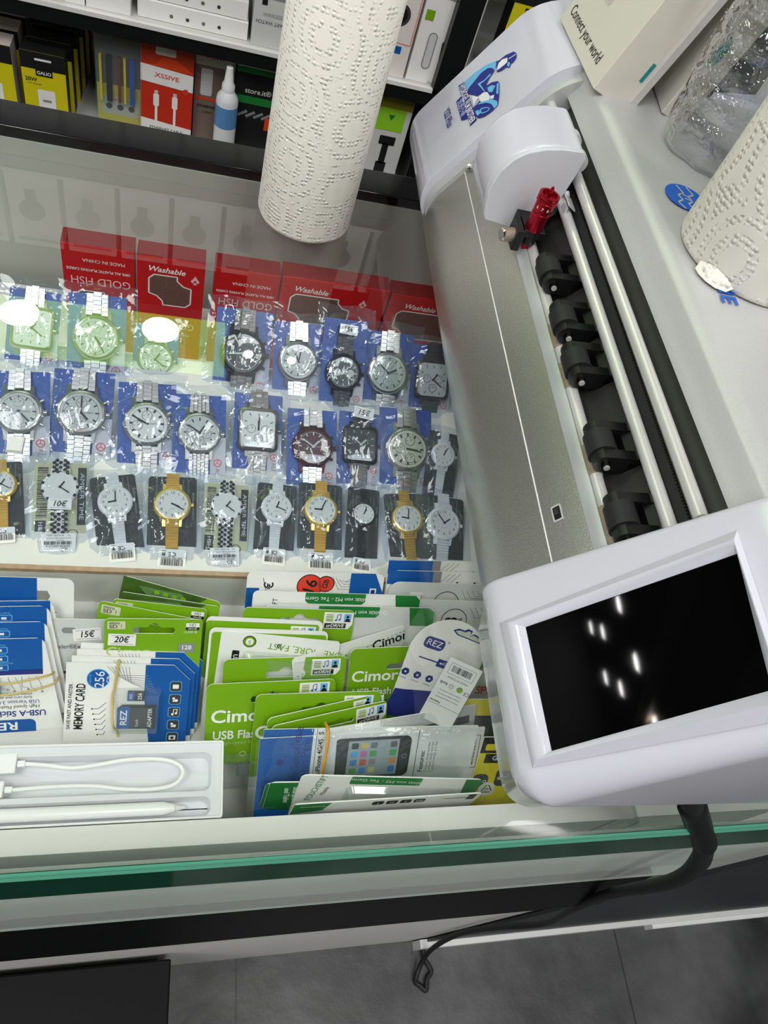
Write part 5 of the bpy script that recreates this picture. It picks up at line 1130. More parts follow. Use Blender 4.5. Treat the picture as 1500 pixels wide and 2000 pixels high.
        W_ = 1.3 * r; y0, y1 = -3.0 * r * pb, 1.75 * r * pt
        mb.prism([rrect(-W_, W_, y0, y1, r * 0.2)], zc - 0.0006, zc, CBLK)
        mb.text('Bedienungsanleitung', W_ * 0.86, 0.0, r * 0.2, zc + 0.0003, TXG, math.radians(-90), True)
        for k in range(7): mb.text('Stellen der Uhrzeit Quartz', W_ * (0.66 - 0.22 * k), 1.0 * r, r * 0.11, zc + 0.0003, TXG, math.radians(-90), True)
    else:
        W_ = 1.42 * r; y0, y1 = -3.4 * r * pb, 1.65 * r * pt
        mb.prism([rrect(-W_, W_, y0, y1, r * 0.12)], zc - 0.0006, zc, CBEI)
        mb.rect(W_ * 0.64, W_ * 0.97, -2.2 * r, 1.35 * r, zc + 0.00012, CBLK); mb.text('AMBER TIME', W_ * 0.8, -0.45 * r, r * 0.34, zc + 0.0003, CGREY, math.radians(-90), False, 1.55)
        mb.bars(-W_ * 0.88, -W_ * 0.48, -1.75 * r, 1.4 * r, zc + 0.00012, BLACK, 40, 3, vert=True); mb.rect(-W_ * 0.9, -W_ * 0.5, -2.9 * r, -1.9 * r, zc + 0.00012, CBLK); mb.text('HBH', -W_ * 0.7, -2.4 * r, r * 0.32, zc + 0.0003, CGREY, math.radians(-90), False, 1.3)
        mb.ring(W_ * 0.5, -2.75 * r, r * 0.26, r * 0.3, zc + 0.0002, BLACK, 20); mb.line([(W_ * 0.62, -3.3 * r), (W_ * 0.95, -2.9 * r)], r * 0.05, zc + 0.0002, BLACK); mb.line([(W_ * 0.66, -3.0 * r), (W_ * 0.8, -3.3 * r), (W_ * 0.95, -3.0 * r), (W_ * 0.66, -3.0 * r)], r * 0.04, zc + 0.0002, BLACK)
    mb.build('insert_card', root)
    # bar code sticker at the foot of the strap
    if sticker:
        sy = -(2.75 if insert == 'beige' else 2.95) * r * pb; hw_, hh = r * 0.72, r * 0.56
        T = Matrix.Translation((r * 0.02, sy, r * 0.24)) @ Matrix.Rotation(rd.uniform(-0.08, 0.08), 4, 'Z')
        mb = MB(T)
        mb.prism([rrect(-hw_ * (1.25 if insert == 'beige' else 1), hw_ * (1.25 if insert == 'beige' else 1), -hh, hh, r * 0.09)], 0, 0.0002, WHITE)
        if insert == 'beige':
            mb.text('ITEM 1837S-16    XL', 0, hh * 0.78, r * 0.15, 0.0004, BLACK); mb.text('Importeur HB Handels GmbH', 0, hh * 0.5, r * 0.11, 0.0004, BLACK); mb.text('Frankfurt', r * 0.1, hh * 0.28, r * 0.11, 0.0004, BLACK)
            mb.bars(-hw_, hw_, -hh * 0.18, hh * 0.18, 0.0004, BLACK, 30, 9); mb.text('9 272900 866005', 0, -hh * 0.36, r * 0.18, 0.0004, BLACK); mb.text('CE', r * 0.3, -hh * 0.74, r * 0.3, 0.0004, BLACK, 0, True)
        else:
            mb.text('CE', 0, hh * 0.5, r * 0.34, 0.0004, BLACK, math.pi, True); mb.rect(-hw_ * 0.72, -hw_ * 0.5, hh * 0.3, hh * 0.7, 0.0004, DGREY); mb.rect(-hw_ * 0.76, -hw_ * 0.46, hh * 0.78, hh * 0.84, 0.0004, BLACK)
            mb.bars(-hw_ * 0.8, hw_ * 0.85, -hh * 0.65, hh * 0.0, 0.0004, BLACK, 24, seed); mb.text('398 200 904002', 0, hh * 0.12, r * 0.17, 0.0004, BLACK, math.pi)
        mb.build('barcode_sticker', root)
    if tag_:
        tx, (ty, tw_, ro) = tag_
        T = Matrix.Translation((r * 0.05, ty * r, r * 0.52)) @ Matrix.Rotation(ro, 4, 'Z'); mb = MB(T)
        mb.prism([[(-tw_ * r, -tw_ * 0.52 * r), (tw_ * r, -tw_ * 0.52 * r), (tw_ * r, tw_ * 0.52 * r), (-tw_ * r, tw_ * 0.52 * r)]], 0, 0.0002, WHITE)
        for q_ in (-0.36, 0.36): mb.rect(-tw_ * 0.8 * r, tw_ * 0.8 * r, q_ * tw_ * r - 0.00008, q_ * tw_ * r + 0.00008, 0.0004, BLACK)
        mb.text(tx, 0, 0, tw_ * 0.72 * r, 0.0004, INK, 0, True, 1.0, 0.2); mb.build('price_tag', root)['label'] = 'white price tag reading ' + tx
    # clear pouch drawn over everything
    PWd = {'blue': 1.66, 'black': 1.72, 'beige': 1.8}[insert] * r * pw; y0, y1 = -3.15 * r * pb, 2.2 * r * pt
    if insert == 'beige': y0, y1 = -3.55 * r * pb, 2.3 * r * pt
    nx, ny = 16, 26; V = []
    ph = [rd.uniform(0, 6.28) for _ in range(6)]
    for j in range(ny + 1):
        for i in range(nx + 1):
            u = i / nx * 2 - 1; v = j / ny; X = u * PWd * (1 + 0.03 * math.sin(v * 9 + ph[0])); Y = y0 + (y1 - y0) * v + r * 0.05 * math.sin(u * 5 + ph[1])
            d = math.hypot(X, Y / la) / r; dome = 0.50 / (1 + math.exp((d - 1.22) * 9))
            run = (0.34 if sticker else 0.30) / (1 + math.exp((abs(X) / r - 0.68) * 12)) * (1 if Y < 0 else 0.8)
            if sticker and abs(Y - sy) < hh * 1.3: run = max(run, 0.32 if abs(X) < hw_ * 1.45 else 0)
            if tag_ and abs(Y - tag_[1][0] * r) < r * 0.7 and abs(X) < r * 1.1: dome = max(dome, 0.6)
            h = max(dome, run) + 0.06 * abs(math.sin(u * 4 + v * 7 + ph[2])) + 0.05 * abs(math.sin(v * 17 - u * 3 + ph[3])) + 0.03 * rd.random()
            ed = min(1.0, min(i, nx - i) / 2.0, min(j, ny - j) / 2.0)
            V.append((X, Y, r * (0.02 + h * ed)))
    pz = MB().add(V, [(j * (nx + 1) + i, j * (nx + 1) + i + 1, (j + 1) * (nx + 1) + i + 1, (j + 1) * (nx + 1) + i) for j in range(ny) for i in range(nx)], POUCH).build('clear_pouch', root, sharp=60)
    return root

Z2, Z1, Z0 = -0.040, -0.034, -0.032
# front row
watch('gold watch half hidden in a zip bag at the left edge of the front row', (2, 945), (0, 880), 64, Z2, 13, GOLD, DW, 'numbers', 'bars', 'black', seed=11, sticker=True, pw=0.95)
PK = dict(case=WHE, dial=DW, style='plain', strap='polka', insert='beige', sticker=True)
watch('white and black polka dot watch with a handwritten 10\u20ac tag', (117, 951), (119, 900), 74, Z2, 13, seed=12, tag_=('10\u20ac', (-1.12, 0.62, -0.05)), pb=0.98, **PK)
watch('white watch with a slanting white strap, beside the 10\u20ac polka dot watch', (225, 978), (219, 930), 70, Z2, 13, WHE, DW, 'numbers', 'bars', 'black', seed=13, sticker=True, hands=(4.6, 0.1), pb=0.88)
watch('gold watch on a black card between the white watch and a polka dot watch', (337, 984), (338, 935), 74, Z2, 13, GOLD, DW, 'numbers', 'bars', 'black', seed=14, sticker=True, hands=(2.0, 2.1), pb=0.86)
watch('white and black polka dot watch without a price tag', (443, 988), (445, 945), 62, Z2, 13, seed=15, pb=0.98, **PK)
watch('white watch right of the polka dot watch without a price tag', (541, 990), (544, 945), 60, Z2, 13, WHE, DW, 'numbers', 'bars', 'black', seed=16, sticker=True, hands=(0.3, 1.9), pb=0.92)
watch('gold watch with a straight gold strap, just left of the small black watch', (628, 995), (629, 950), 66, Z2, 13, GOLD, DW, 'numbers', 'bars', 'black', seed=17, sticker=True, hands=(11.0, 0.4), pb=0.86)
watch('small black watch on a black card in the front row', (711, 1003), (713, 960), 48, Z2, 13, BLK, DW, 'numbers', 'bars', 'black', seed=18, sticker=True, hands=(0.5, 0.3), pb=1.15, pw=1.25, pt=1.3)
watch('gold watch whose strap slants down to the right, above the blue pack corner', (797, 1012), (791, 965), 60, Z2, 13, GOLD, DW, 'numbers', 'bars', 'black', seed=19, hands=(11.2, 0.2), pb=0.9)
watch('white watch at the right end of the front row beside the plotter', (868, 1021), (869, 970), 64, Z2, 13, WHE, DW, 'numbers', 'bars', 'black', seed=20, hands=(0.9, 5.6), pb=0.85)
# middle row
CH = dict(case=SILM, dial=DS, style='chrono', strap='links', insert='blue', accent='red')
watch('large silver chronograph watch cut by the left edge, middle row', (36, 803), (37, 740), 98, Z1, 25, seed=21, hands=(4.2, 2.4), **CH)
watch('large silver chronograph watch, second from the left of the middle row', (158, 805), (163, 745), 100, Z1, 25, seed=22, hands=(2.4, 0.0), **CH)
watch('silver watch with a numbered tachymeter bezel and white dial', (287, 827), (288, 770), 94, Z1, 25, SILM, DW, 'tachy', 'links', 'blue', seed=23, hands=(5.1, 5.2), sub=((0, 0.36), (-0.4, -0.1)))
watch('slim silver watch with a plain grey dial and mesh strap, middle row', (390, 845), (391, 795), 86, Z1, 25, SILM, DS, 'sub', 'mesh', 'blue', seed=24, hands=(0.6, 5.3), sub=((-0.38, 0.02), (0.32, -0.05), (0, -0.4)))
watch('square steel watch with a white dial in the middle row', (505, 838), (507, 785), 78, Z1, 25, SILD, DW, 'sub', 'links', 'blue', 'square', seed=25, asp=1.12, sub=((-0.36, 0.0), (0.36, 0.0), (0, -0.42)), hands=(0.0, 0.05))
watch('silver watch with a dark red dial and bezel', (612, 872), (613, 815), 80, Z1, 25, mat('watch_maroon', '5b1722', 0.3, metal=0.7), DM, 'chrono', 'links', 'blue', seed=26, belt=SILM, hands=(0.8, 5.3), sub=((-0.3, -0.1),))
watch('square black watch with a handwritten 15\u20ac tag, middle row', (705, 868), (707, 815), 68, Z1, 25, GUN, DB_, 'sub', 'links', 'blue', 'square', seed=27, asp=1.08, sub=((-0.36, 0.05), (0.36, 0.05), (0, -0.42)), tag_=('15\u20ac', (1.75, 0.58, -0.12)), hands=(0.8, 5.4))
watch('silver watch with a pale champagne dial and notched bezel', (797, 877), (797, 820), 84, Z1, 25, SILM, DC, 'tachy', 'links', 'blue', seed=28, hands=(1.7, 1.75), sub=((-0.38, 0.02), (0.1, 0.38), (0.1, -0.4)))
watch('white watch in the middle row, partly under the plotter edge', (867, 888), (872, 845), 46, Z1, 25, WHE, DW, 'numbers', 'bars', 'black', seed=29, hands=(0.3, 0.4))
# rear row
watch('square silver watch at the left end of the rear row', (62, 640), (66, 590), 84, Z0, 40, SILM, DW, 'sub', 'links', 'blue', 'square', seed=31, asp=1.1, sub=((-0.36, 0.05), (0.36, 0.05), (0, -0.4)))
watch('large silver chronograph watch in front of the leftmost red card box', (187, 660), (189, 600), 94, Z0, 40, seed=32, hands=(2.5, 2.6), **CH)
watch('silver watch lying low in front of the left Washable card box', (303, 702), (306, 650), 72, -0.045, 40, SILM, DS, 'chrono', 'links', 'blue', seed=33)
watch('black chronograph watch with a dark steel bracelet', (475, 690), (479, 635), 90, Z0, 40, GUN, DB_, 'chrono', 'links', 'blue', seed=34, belt=GUN, hands=(1.3, 4.6))
watch('silver watch with a bluish white dial in the rear row', (583, 706), (585, 655), 78, Z0, 40, SILM, DS, 'chrono', 'links', 'blue', seed=35, sub=((-0.3, 0.0), (0.0, -0.35)), hands=(5.9, 0.2))
watch('dark watch with a handwritten 15\u20ac tag in the rear row', (672, 728), (676, 675), 70, Z0, 40, GUN, DT, 'chrono', 'links', 'blue', seed=36, belt=BLK, accent='pale', tag_=('15\u20ac', (2.3, 0.5, -0.05)), sub=((-0.36, 0.0), (0.36, 0.0)), pt=1.5)
watch('silver watch with a pale green-grey dial in the rear row', (759, 729), (764, 675), 80, Z0, 40, SILM, mat('dial_greenish', 'b9c4b8', 0.3), 'chrono', 'links', 'blue', seed=37, hands=(1.1, 5.4))
watch('square dark watch with a silver dial at the right end of the rear row', (846, 742), (850, 695), 66, Z0, 40, GUN, DS, 'sub', 'links', 'blue', 'square', seed=38, asp=1.1, sub=((-0.36, 0.05), (0.36, 0.05), (0, -0.42)), belt=GUN)
# the zip slider of the left bag
c = onz(30, 872, -0.026)
o = MB().box(-0.004, 0.004, -0.005, 0.005, 0, 0.003, WHE).box(-0.0055, -0.004, -0.04, 0.03, 0.0005, 0.0015, BLISTER).box(0.004, 0.0048, -0.006, 0.006, 0, 0.0035, WHE).build('zip_slider', bevel=0.0008, origin=None)
o.location = c; tag(o, 'white zip slider on the bag at the left edge', 'zip slider')

# ------------------------------------------------------------------ red playing card boxes at the back of the case
BYB = 0.488
def window(mb, x0, x1, z0, z1, k=0.004):
    pts = [(x0 + k, z1), (x1 - 0.011, z1), (x1 - 0.011, z1 - 0.004), (x1 - 0.006, z1 - 0.009), (x1, z1 - 0.0105), (x1, z0 + k), (x1 - k, z0), (x0 + 0.011, z0), (x0 + 0.0105, z0 + 0.004), (x0 + 0.006, z0 + 0.009), (x0, z0 + 0.011), (x0, z1 - k)]
    mb.poly(pts[::-1], 0.0002, mat('card_back', '6b4a44', 0.5, noise=(700, 0.6)))
    mb.line(pts + pts[:1], 0.0011, 0.0003, WHITE)
def spade(mb, x, y, s):
    mb.poly([(x, y + s), (x - s * 0.3, y + s * 0.45), (x - s * 0.62, y + s * 0.05), (x - s * 0.45, y - s * 0.3), (x - s * 0.12, y - s * 0.2), (x - s * 0.25, y - s * 0.6), (x + s * 0.25, y - s * 0.6), (x + s * 0.12, y - s * 0.2), (x + s * 0.45, y - s * 0.3), (x + s * 0.62, y + s * 0.05), (x + s * 0.3, y + s * 0.45)], 0.0003, mat('pale_red', 'e9c4c0', 0.5)); mb.disc(x, y, s * 0.2, 0.0004, CARDRED, 12)
def cardbox(label, px0, px1, kind, bot=-0.138):
    a, b = ony(*px0, BYB), ony(*px1, BYB); W_ = b.x - a.x; H_ = (a.z + b.z) / 2 - bot
    yaw = 0; M = frame(Vector((1, 0, 0)), Z, Vector((0, -1, 0)), Vector(((a.x + b.x) / 2, BYB, bot)))
    t = thing('card_box', label, 'playing card box', M, 'red playing card boxes')
    mb = MB(); mb.box(-W_ / 2, W_ / 2, 0, H_, -0.018, 0, CARDRED); mb.box(-W_ / 2, W_ / 2, H_ + 0.00001, H_ + 0.0004, -0.018, -0.0008, mat('dark_red_flap', '7d1016', 0.4)); mb.build('carton', t, bevel=0.0005)
    mb = MB(); s_ = 0.056 / 0.056
    if kind == 'gold':
        mb.text('MADE IN CHINA', 0.004, H_ - 0.013, 0.0042, 0.0003, WHITE, math.pi); mb.text('100% ALL PLASTIC PLAYING CARDS', 0.0, H_ - 0.022, 0.0033, 0.0003, WHITE, math.pi, True, 0.9); mb.text('GOLD FISH', 0.001, H_ - 0.0325, 0.0105, 0.0003, mat('pale_pink', 'efd0cc', 0.4), math.pi, False, 0.86); mb.text('\u00ae', -0.0265, H_ - 0.036, 0.003, 0.0003, WHITE, math.pi)
        window(mb, -W_ / 2 + 0.008, W_ / 2 - 0.012, 0.012, H_ - 0.043)
    else:
        mb.text('Washable', -W_ * (0.06 if kind == 'wash' else 0.22), H_ - 0.011, 0.0072, 0.0003, WHITE, -0.03, True, 1.0, 0.25); spade(mb, W_ * (0.36 if kind == 'wash' else 0.28), H_ - 0.018, 0.0055)
        window(mb, -W_ / 2 + 0.009, W_ / 2 - (0.010 if kind == 'wash' else 0.03), H_ - 0.046, H_ - 0.016)
        mb.text('GOLD FISH', 0.0, 0.038, 0.0095, 0.0003, mat('pale_pink', 'efd0cc', 0.4), math.pi, False, 0.86); mb.text('PLAYING CARDS', 0.004, 0.028, 0.0033, 0.0003, WHITE, math.pi)
    mb.build('print', t)
cardbox('red card box with upside-down print, leftmost of the row', (117, 475), (262, 492), 'gold')
cardbox('red Washable card box between the two boxes with upside-down print', (267, 497), (402, 518), 'wash')
cardbox('red card box with upside-down print, just left of the wide Washable box', (420, 522), (549, 541), 'gold')
cardbox('wide red Washable card box behind the 15\u20ac watch', (554, 537), (762, 572), 'washw')
cardbox('red Washable card box partly hidden by the plotter', (767, 574), (980, 606), 'washw')

# ------------------------------------------------------------------ paper rolls
def paper_mat():
    m = mat('embossed_paper', 'efece2', 0.9, spec=0.2); nt = m.node_tree; b = nt.nodes['Principled BSDF']; N = nt.nodes.new; Lk = nt.links.new
    tc = N('ShaderNodeTexCoord'); v1 = N('ShaderNodeTexVoronoi'); v1.inputs['Scale'].default_value = 24; v1.inputs['Randomness'].default_value = 0.8
    v2 = N('ShaderNodeTexVoronoi'); v2.inputs['Scale'].default_value = 330; v2.inputs['Randomness'].default_value = 0.25
    s1 = N('ShaderNodeMath'); s1.operation = 'MULTIPLY'; s1.inputs[1].default_value = 36
    s2 = N('ShaderNodeMath'); s2.operation = 'SINE'; s3 = N('ShaderNodeMath'); s3.operation = 'GREATER_THAN'; s3.inputs[1].default_value = -0.1
    d1 = N('ShaderNodeMapRange'); d1.inputs['From Min'].default_value = 0.1; d1.inputs['From Max'].default_value = 0.55; d1.inputs['To Min'].default_value = 1; d1.inputs['To Max'].default_value = 0
    mu = N('ShaderNodeMath'); mu.operation = 'MULTIPLY'
    for v in (v1, v2): Lk(tc.outputs['Object'], v.inputs['Vector'])
    Lk(v1.outputs['Distance'], s1.inputs[0]); Lk(s1.outputs[0], s2.inputs[0]); Lk(s2.outputs[0], s3.inputs[0]); Lk(v2.outputs['Distance'], d1.inputs['Value'])
    Lk(s3.outputs[0], mu.inputs[0]); Lk(d1.outputs[0], mu.inputs[1])
    bp = N('ShaderNodeBump'); bp.inputs['Strength'].default_value = 0.8; bp.inputs['Distance'].default_value = 0.0013
    Lk(mu.outputs[0], bp.inputs['Height']); Lk(bp.outputs[0], b.inputs['Normal'])
    b.inputs['Subsurface Weight'].default_value = 0.0
    return m
PAPER = paper_mat(); TUBE = mat('cardboard_tube', 'a58d6e', 0.85)
def roll(label, c, r, h, group, torn=False):
    t = thing('paper_towel_roll', label, 'paper towel', Matrix.Translation(c), group)
    n = 72; prof = [(r * 0.90, 0.0), (r * 0.97, 0.0006), (r, 0.003), (r, h - 0.002), (r - 0.002, h), (r * 0.36, h)]
    V = []; rd = random.Random(len(label))
    for rr, z in prof:
        for i in range(n):
            a = 2 * math.pi * i / n; k = 1 + 0.006 * math.sin(3 * a + 1) + 0.004 * math.sin(7 * a)
            V.append((rr * k * math.cos(a), rr * k * math.sin(a), z + (0.0004 * math.sin(23 * a) if z < 0.004 and rr == r else 0)))
    mb = MB().add(V, [(j * n + i, j * n + (i + 1) % n, (j + 1) * n + (i + 1) % n, (j + 1) * n + i) for j in range(len(prof) - 1) for i in range(n)] + [tuple(range(n))[::-1]], PAPER)
    mb.build('paper', t, sharp=60)
    MB().lathe([(r * 0.33, 0.001), (r * 0.36, 0.001), (r * 0.36, h + 0.0005), (r * 0.33, h + 0.0005), (r * 0.33, 0.001)], TUBE, 32).build('core_tube', t)
    if torn:
        P = lambda a, q, z: ((r + q) * math.cos(math.radians(a)), (r + q) * math.sin(math.radians(a)), z)
        V = [P(201, 0.0003, 0.004), P(203, 0.003, 0.0008), P(208, 0.0042, 0.0006), P(215, 0.005, 0.0006), P(223, 0.0046, 0.0006), P(230, 0.002, 0.0006), P(233, 0.0003, 0.003), P(225, 0.0004, 0.006), P(215, 0.0004, 0.007), P(207, 0.0004, 0.006)]
        MB().add(V, [(0, 1, 9), (1, 2, 9), (2, 8, 9), (2, 3, 8), (3, 4, 8), (4, 7, 8), (4, 5, 7), (5, 6, 7)], PAPER).build('loose_end', t)
    return t
a_, b_ = onz(497, 440, 0), onz(668, 430, 0); r1 = (a_ - b_).length / 2 * 0.985
c1_ = (a_ + b_) / 2 + Vector((0.004, 0.011, 0)); c1_.z = 0.0005
roll('white embossed paper towel roll standing on the counter glass', c1_, r1, 0.215, None)
HZ = 0.1686
roll('white embossed paper towel roll standing on the plotter by the water bottle', Vector((0.285, 0.306, HZ)), 0.0395, 0.17, None, True)

# ------------------------------------------------------------------ water bottle on the plotter
PETM = clear('clear_pet', (0.9, 0.91, 0.915), 0.02, 5.5, 0.02, (0.9, 0.9, 0.92), bump=(130, 0.35, 0.004), edge=0.4)
bt = thing('water_bottle', 'clear ribbed plastic water bottle standing on the plotter', 'bottle', Matrix.Translation((0.298, 0.409, HZ)))
pr = [(0.012, 0.0035), (0.02, 0.0005), (0.026, 0.001), (0.0295, 0.006), (0.0305, 0.014), (0.0305, 0.02)]
z = 0.02
while z < 0.125:
    pr += [(0.0305, z + 0.003), (0.0285, z + 0.0055), (0.0285, z + 0.0075), (0.0305, z + 0.010), (0.0308, z + 0.015)]; z += 0.0165
pr += [(0.030, 0.136), (0.026, 0.15), (0.018, 0.165), (0.013, 0.172), (0.012, 0.185)]
n = 64; V = []
for r_, z_ in pr:
    for i in range(n):
        a = 2 * math.pi * i / n; k = 1 - (0.10 * max(0, math.cos(5 * a)) if z_ < 0.012 else 0); V.append((r_ * k * math.cos(a), r_ * k * math.sin(a), z_))
MB().add(V, [(j * n + i, j * n + (i + 1) % n, (j + 1) * n + (i + 1) % n, (j + 1) * n + i) for j in range(len(pr) - 1) for i in range(n)] + [tuple(range(n))[::-1]], PETM).build('body', bt, sharp=60)
rd = random.Random(5); mb = MB(); DROP = clear('droplet', (0.95, 0.95, 0.96), 0.02, 4.0, 0.25, (1, 1, 1))
for k in range(360):
    a = rd.uniform(math.pi * 0.75, math.pi * 1.7); zz_ = rd.uniform(0.03, 0.14); s_ = rd.uniform(0.0004, 0.0009); p = Vector((0.0312 * math.cos(a), 0.0312 * math.sin(a), zz_)); nrm = Vector((math.cos(a), math.sin(a), 0))
    mb.lathe([(s_, 0), (s_ * 0.8, s_ * 0.5), (0, s_ * 0.75)], DROP, 7, Matrix.Translation(p) @ nrm.to_track_quat('Z', 'Y').to_matrix().to_4x4())
o = mb.build('droplets', bt); o['kind'] = 'stuff'; o['label'] = 'water droplets'
MB().cyl((0, 0, 0.18), (0, 0, 0.196), 0.0145, mat('cap_white', 'e8ecef', 0.4), 32).build('cap', bt)

# ------------------------------------------------------------------ leaning boxes on the plotter
BOXC = mat('box_cream', 'dcd8cc', 0.6); BOXL = mat('box_grey_white', 'cfccc8', 0.6)
def leanbox(name, label, cat, P0, P1, P2, tpx, thick_flap, h, draw):
    """P0 front corner, P1 far corner along the left face, P2 right corner; tpx = picture point the P0 edge runs to"""
    A = onz(*P0, HZ); B = onz(*P1, HZ); C_ = onz(*P2, HZ)
    dy = (B - A); Ly = dy.length; dy.normalize(); dx = (C_ - A); dx = dx - dy * dx.dot(dy); Lx = dx.length; dx.normalize()
    d = ray(*tpx); nn = dy; q = EYE + d * ((A - EYE).dot(nn) / d.dot(nn)); up = q - A; up = up - dy * up.dot(dy); up.normalize()
    nrm = up.cross(dy); nrm = nrm if nrm.dot(dx) > 0 else -nrm
    M = frame(nrm, dy, up, A + up * 0.0005)
    t = thing(name, label, cat, M); draw(t, Lx, Ly, h); return t
def connect(t, Lx, Ly, h):
    mb = MB()
    mb.box(0, Lx, 0, Ly, 0, h, BOXC); mb.build('carton', t, bevel=0.0006)
    mb = MB(); T = frame(Vector((0, -1, 0)), Z, Vector((-1, 0, 0)), Vector((-0.0003, 0, 0)))
    mb.T = T; mb.text('Connect your world', -Ly * 0.54, 0.011, 0.0095, 0, BLACK, 0, False, Ly * 0.82 / (0.0095 * 8.9))
    mb.rect(-Ly * 0.98, -Ly * 0.52, 0.031, h, -0.0002, mat('recess_white', 'c3bfba', 0.7, noise=(300, 0.12))); mb.line([(-Ly * 0.98, 0.031), (-Ly * 0.52, 0.031), (-Ly * 0.515, 0.036), (-Ly * 0.515, h)], 0.0012, 0.0, BOXL)
    mb.bars(-Ly * 0.82, -Ly * 0.7, 0.038, 0.044, 0.0001, BLACK, 8, 3)
    mb.build('left_panel_print', t)
    mb = MB(); mb.box(Lx + 0.0004, Lx + 0.0045, -0.005, -0.0042, 0.001, h, BOXL); mb.box(Lx - 0.0004, Lx + 0.0004, -0.005, 0.0, 0.001, h, BOXL); mb.box(Lx - 0.003, Lx - 0.0005, -0.0003, 0.0, 0.018, 0.030, TEAL); mb.build('side_flap', t)
leanbox('phone_box', 'cream carton reading Connect your world, standing on the plotter', 'box', (1157, 175), (1092, 38), (1231, 202), (1298, 0), 0, 0.13, connect)
def tealbox(t, Lx, Ly, h):
    MB().box(0, Lx, 0, Ly, 0, h, mat('box_warm_white', 'c9c6ba', 0.6)).build('carton', t, bevel=0.0008)
    mb = MB(); T = frame(Vector((0, 0, 1)), Vector((1, 0, 0)), Vector((0, -1, 0)), Vector((0, -0.0003, 0))) ; mb.T = frame(Vector((1, 0, 0)), Z, Vector((0, -1, 0)), Vector((0, -0.0003, 0)))
    mb.disc(Lx * 0.06, h * 0.3, Lx * 0.40, 0, TEAL, 36, sy=1.6, a0=-math.pi / 2, a1=math.pi / 2); mb.build('teal_print', t); mb = MB(mb.T); mb.disc(Lx * 0.94, h * 0.66, Lx * 0.34, 0, TEAL, 36, sy=1.8, a0=math.pi / 2, a1=math.pi * 1.5)
    mb.build('teal_print', t)
leanbox('product_box', 'cream box with teal rounded shapes, standing between the lettered carton and the water bottle', 'box', (1290, 222), (1262, 130), (1338, 236), (1440, 40), 0, 0.14, tealbox)
tag(MB().box(-0.02, 0.03, -0.012, 0.012, 0, 0.15, DGREY).box(-0.02, 0.03, -0.0123, -0.012, 0.05, 0.12, TEAL).build('product_box', bevel=0.0008, M=Matrix.Translation((0.345, 0.505, HZ)) @ Matrix.Rotation(0.3, 4, 'Z')), 'dark grey and teal box behind the water bottle', 'box')

# ------------------------------------------------------------------ wall shelf behind the counter
YS = 1.0
wu = thing('wall_shelf_unit', 'white backed shop wall shelving with black shelf edges behind the counter', 'shelving unit', Matrix.Translation((0, YS + 0.17, -0.9)))
OW = Vector((0, YS + 0.17, -0.9))
def wp(mb, name, **k): return mb.build(name, wu, origin=OW, **k)
SHW = mat('shelf_white', 'cfd0cc', 0.5); SHB = mat('shelf_edge_black', '0e0f11', 0.4)
ZS = [-0.262, -0.104, 0.12, 0.33]
wp(MB().box(-1.3, 1.3, YS + 0.34, YS + 0.36, -0.9, 0.56, SHW), 'back_board')
for k, z in enumerate(ZS):
    wp(MB().box(-1.3, 1.3, YS + 0.002, YS + 0.34, z - 0.021, z, SHW), 'shelf')
    wp(MB().box(-1.3, 1.3, YS - 0.002, YS + 0.002, z - 0.021, z - 0.0035, SHB).box(-1.3, 1.3, YS - 0.004, YS + 0.002, z - 0.0035, z + 0.0015, mat('price_rail_white', 'e6e6e4', 0.4)), 'shelf_edge')['label'] = 'black shelf edge with a white rail'
for x in (0.296, -1.0): wp(MB().box(x, x + 0.032, YS - 0.004, YS + 0.34, -0.9, 0.56, SHB), 'divider')['label'] = 'black divider'
wp(MB().box(-1.3, 1.3, YS - 0.002, YS + 0.34, 0.54, 0.56, SHB), 'top_board')
wp(MB().box(-1.3, 1.3, YS + 0.03, YS + 0.05, -0.9, -0.30, mat('plinth_dark', '2a2b2d', 0.5)), 'plinth')

def sbox(name, label, cat, x0, x1, zb, zt, y, depth, base, draw=None, yaw=0.0, group=None, parts=None, side=None, bevel=0.0008):
    W, H = x1 - x0, zt - zb
    M = Matrix.Translation(((x0 + x1) / 2, y, zb + 0.0004)) @ Matrix.Rotation(yaw, 4, 'Z') @ frame(Vector((1, 0, 0)), Z, Vector((0, -1, 0)), Vector((0, 0, 0)))
    t = thing(name, label, cat, M, group)
    MB().box(-W / 2, W / 2, 0, H, -depth, 0, side or base).rect(-W / 2, W / 2, 0, H, 0.0001, base).build('carton', t, bevel=0)
    if draw:
        mb = MB(); draw(Face(mb, W, H, 0.0003)); mb.build('print', t)
    if parts: parts(t, W, H)
    return t
def sp(px0, px1, Y): return ony(*px0, Y).x, ony(*px1, Y).x, ony(*px0, Y).z
def galiobox(f):
    f.rect(0, 1, 0, 0.40, BLACK); f.rr(0.32, 0.7, 0.14, 0.19, 0.02, WHITE, 2); f.rect(0.32, 0.7, 0.40, 0.55, BLACK, 2); f.text('GALIO', 0.51, 0.475, 0.11, WHITE, 3, 0, True)
    f.text('20W', 0.2, 0.66, 0.13, BLACK, 2, 0, True); f.text('FAST CHARGER', 0.27, 0.76, 0.045, BLACK, 2); f.rr(0.32, 0.72, 0.88, 1.35, 0.04, WHITE, 2); f.rr(0.42, 0.62, 1.12, 1.18, 0.01, MGREY, 3)
x0, x1, zt = sp((36, 100), (125, 117), YS + 0.01)
PLACE_ = ('front of its column', 'second from the front', 'third from the front', 'fourth from the front', 'fifth from the front', 'rearmost of its column')
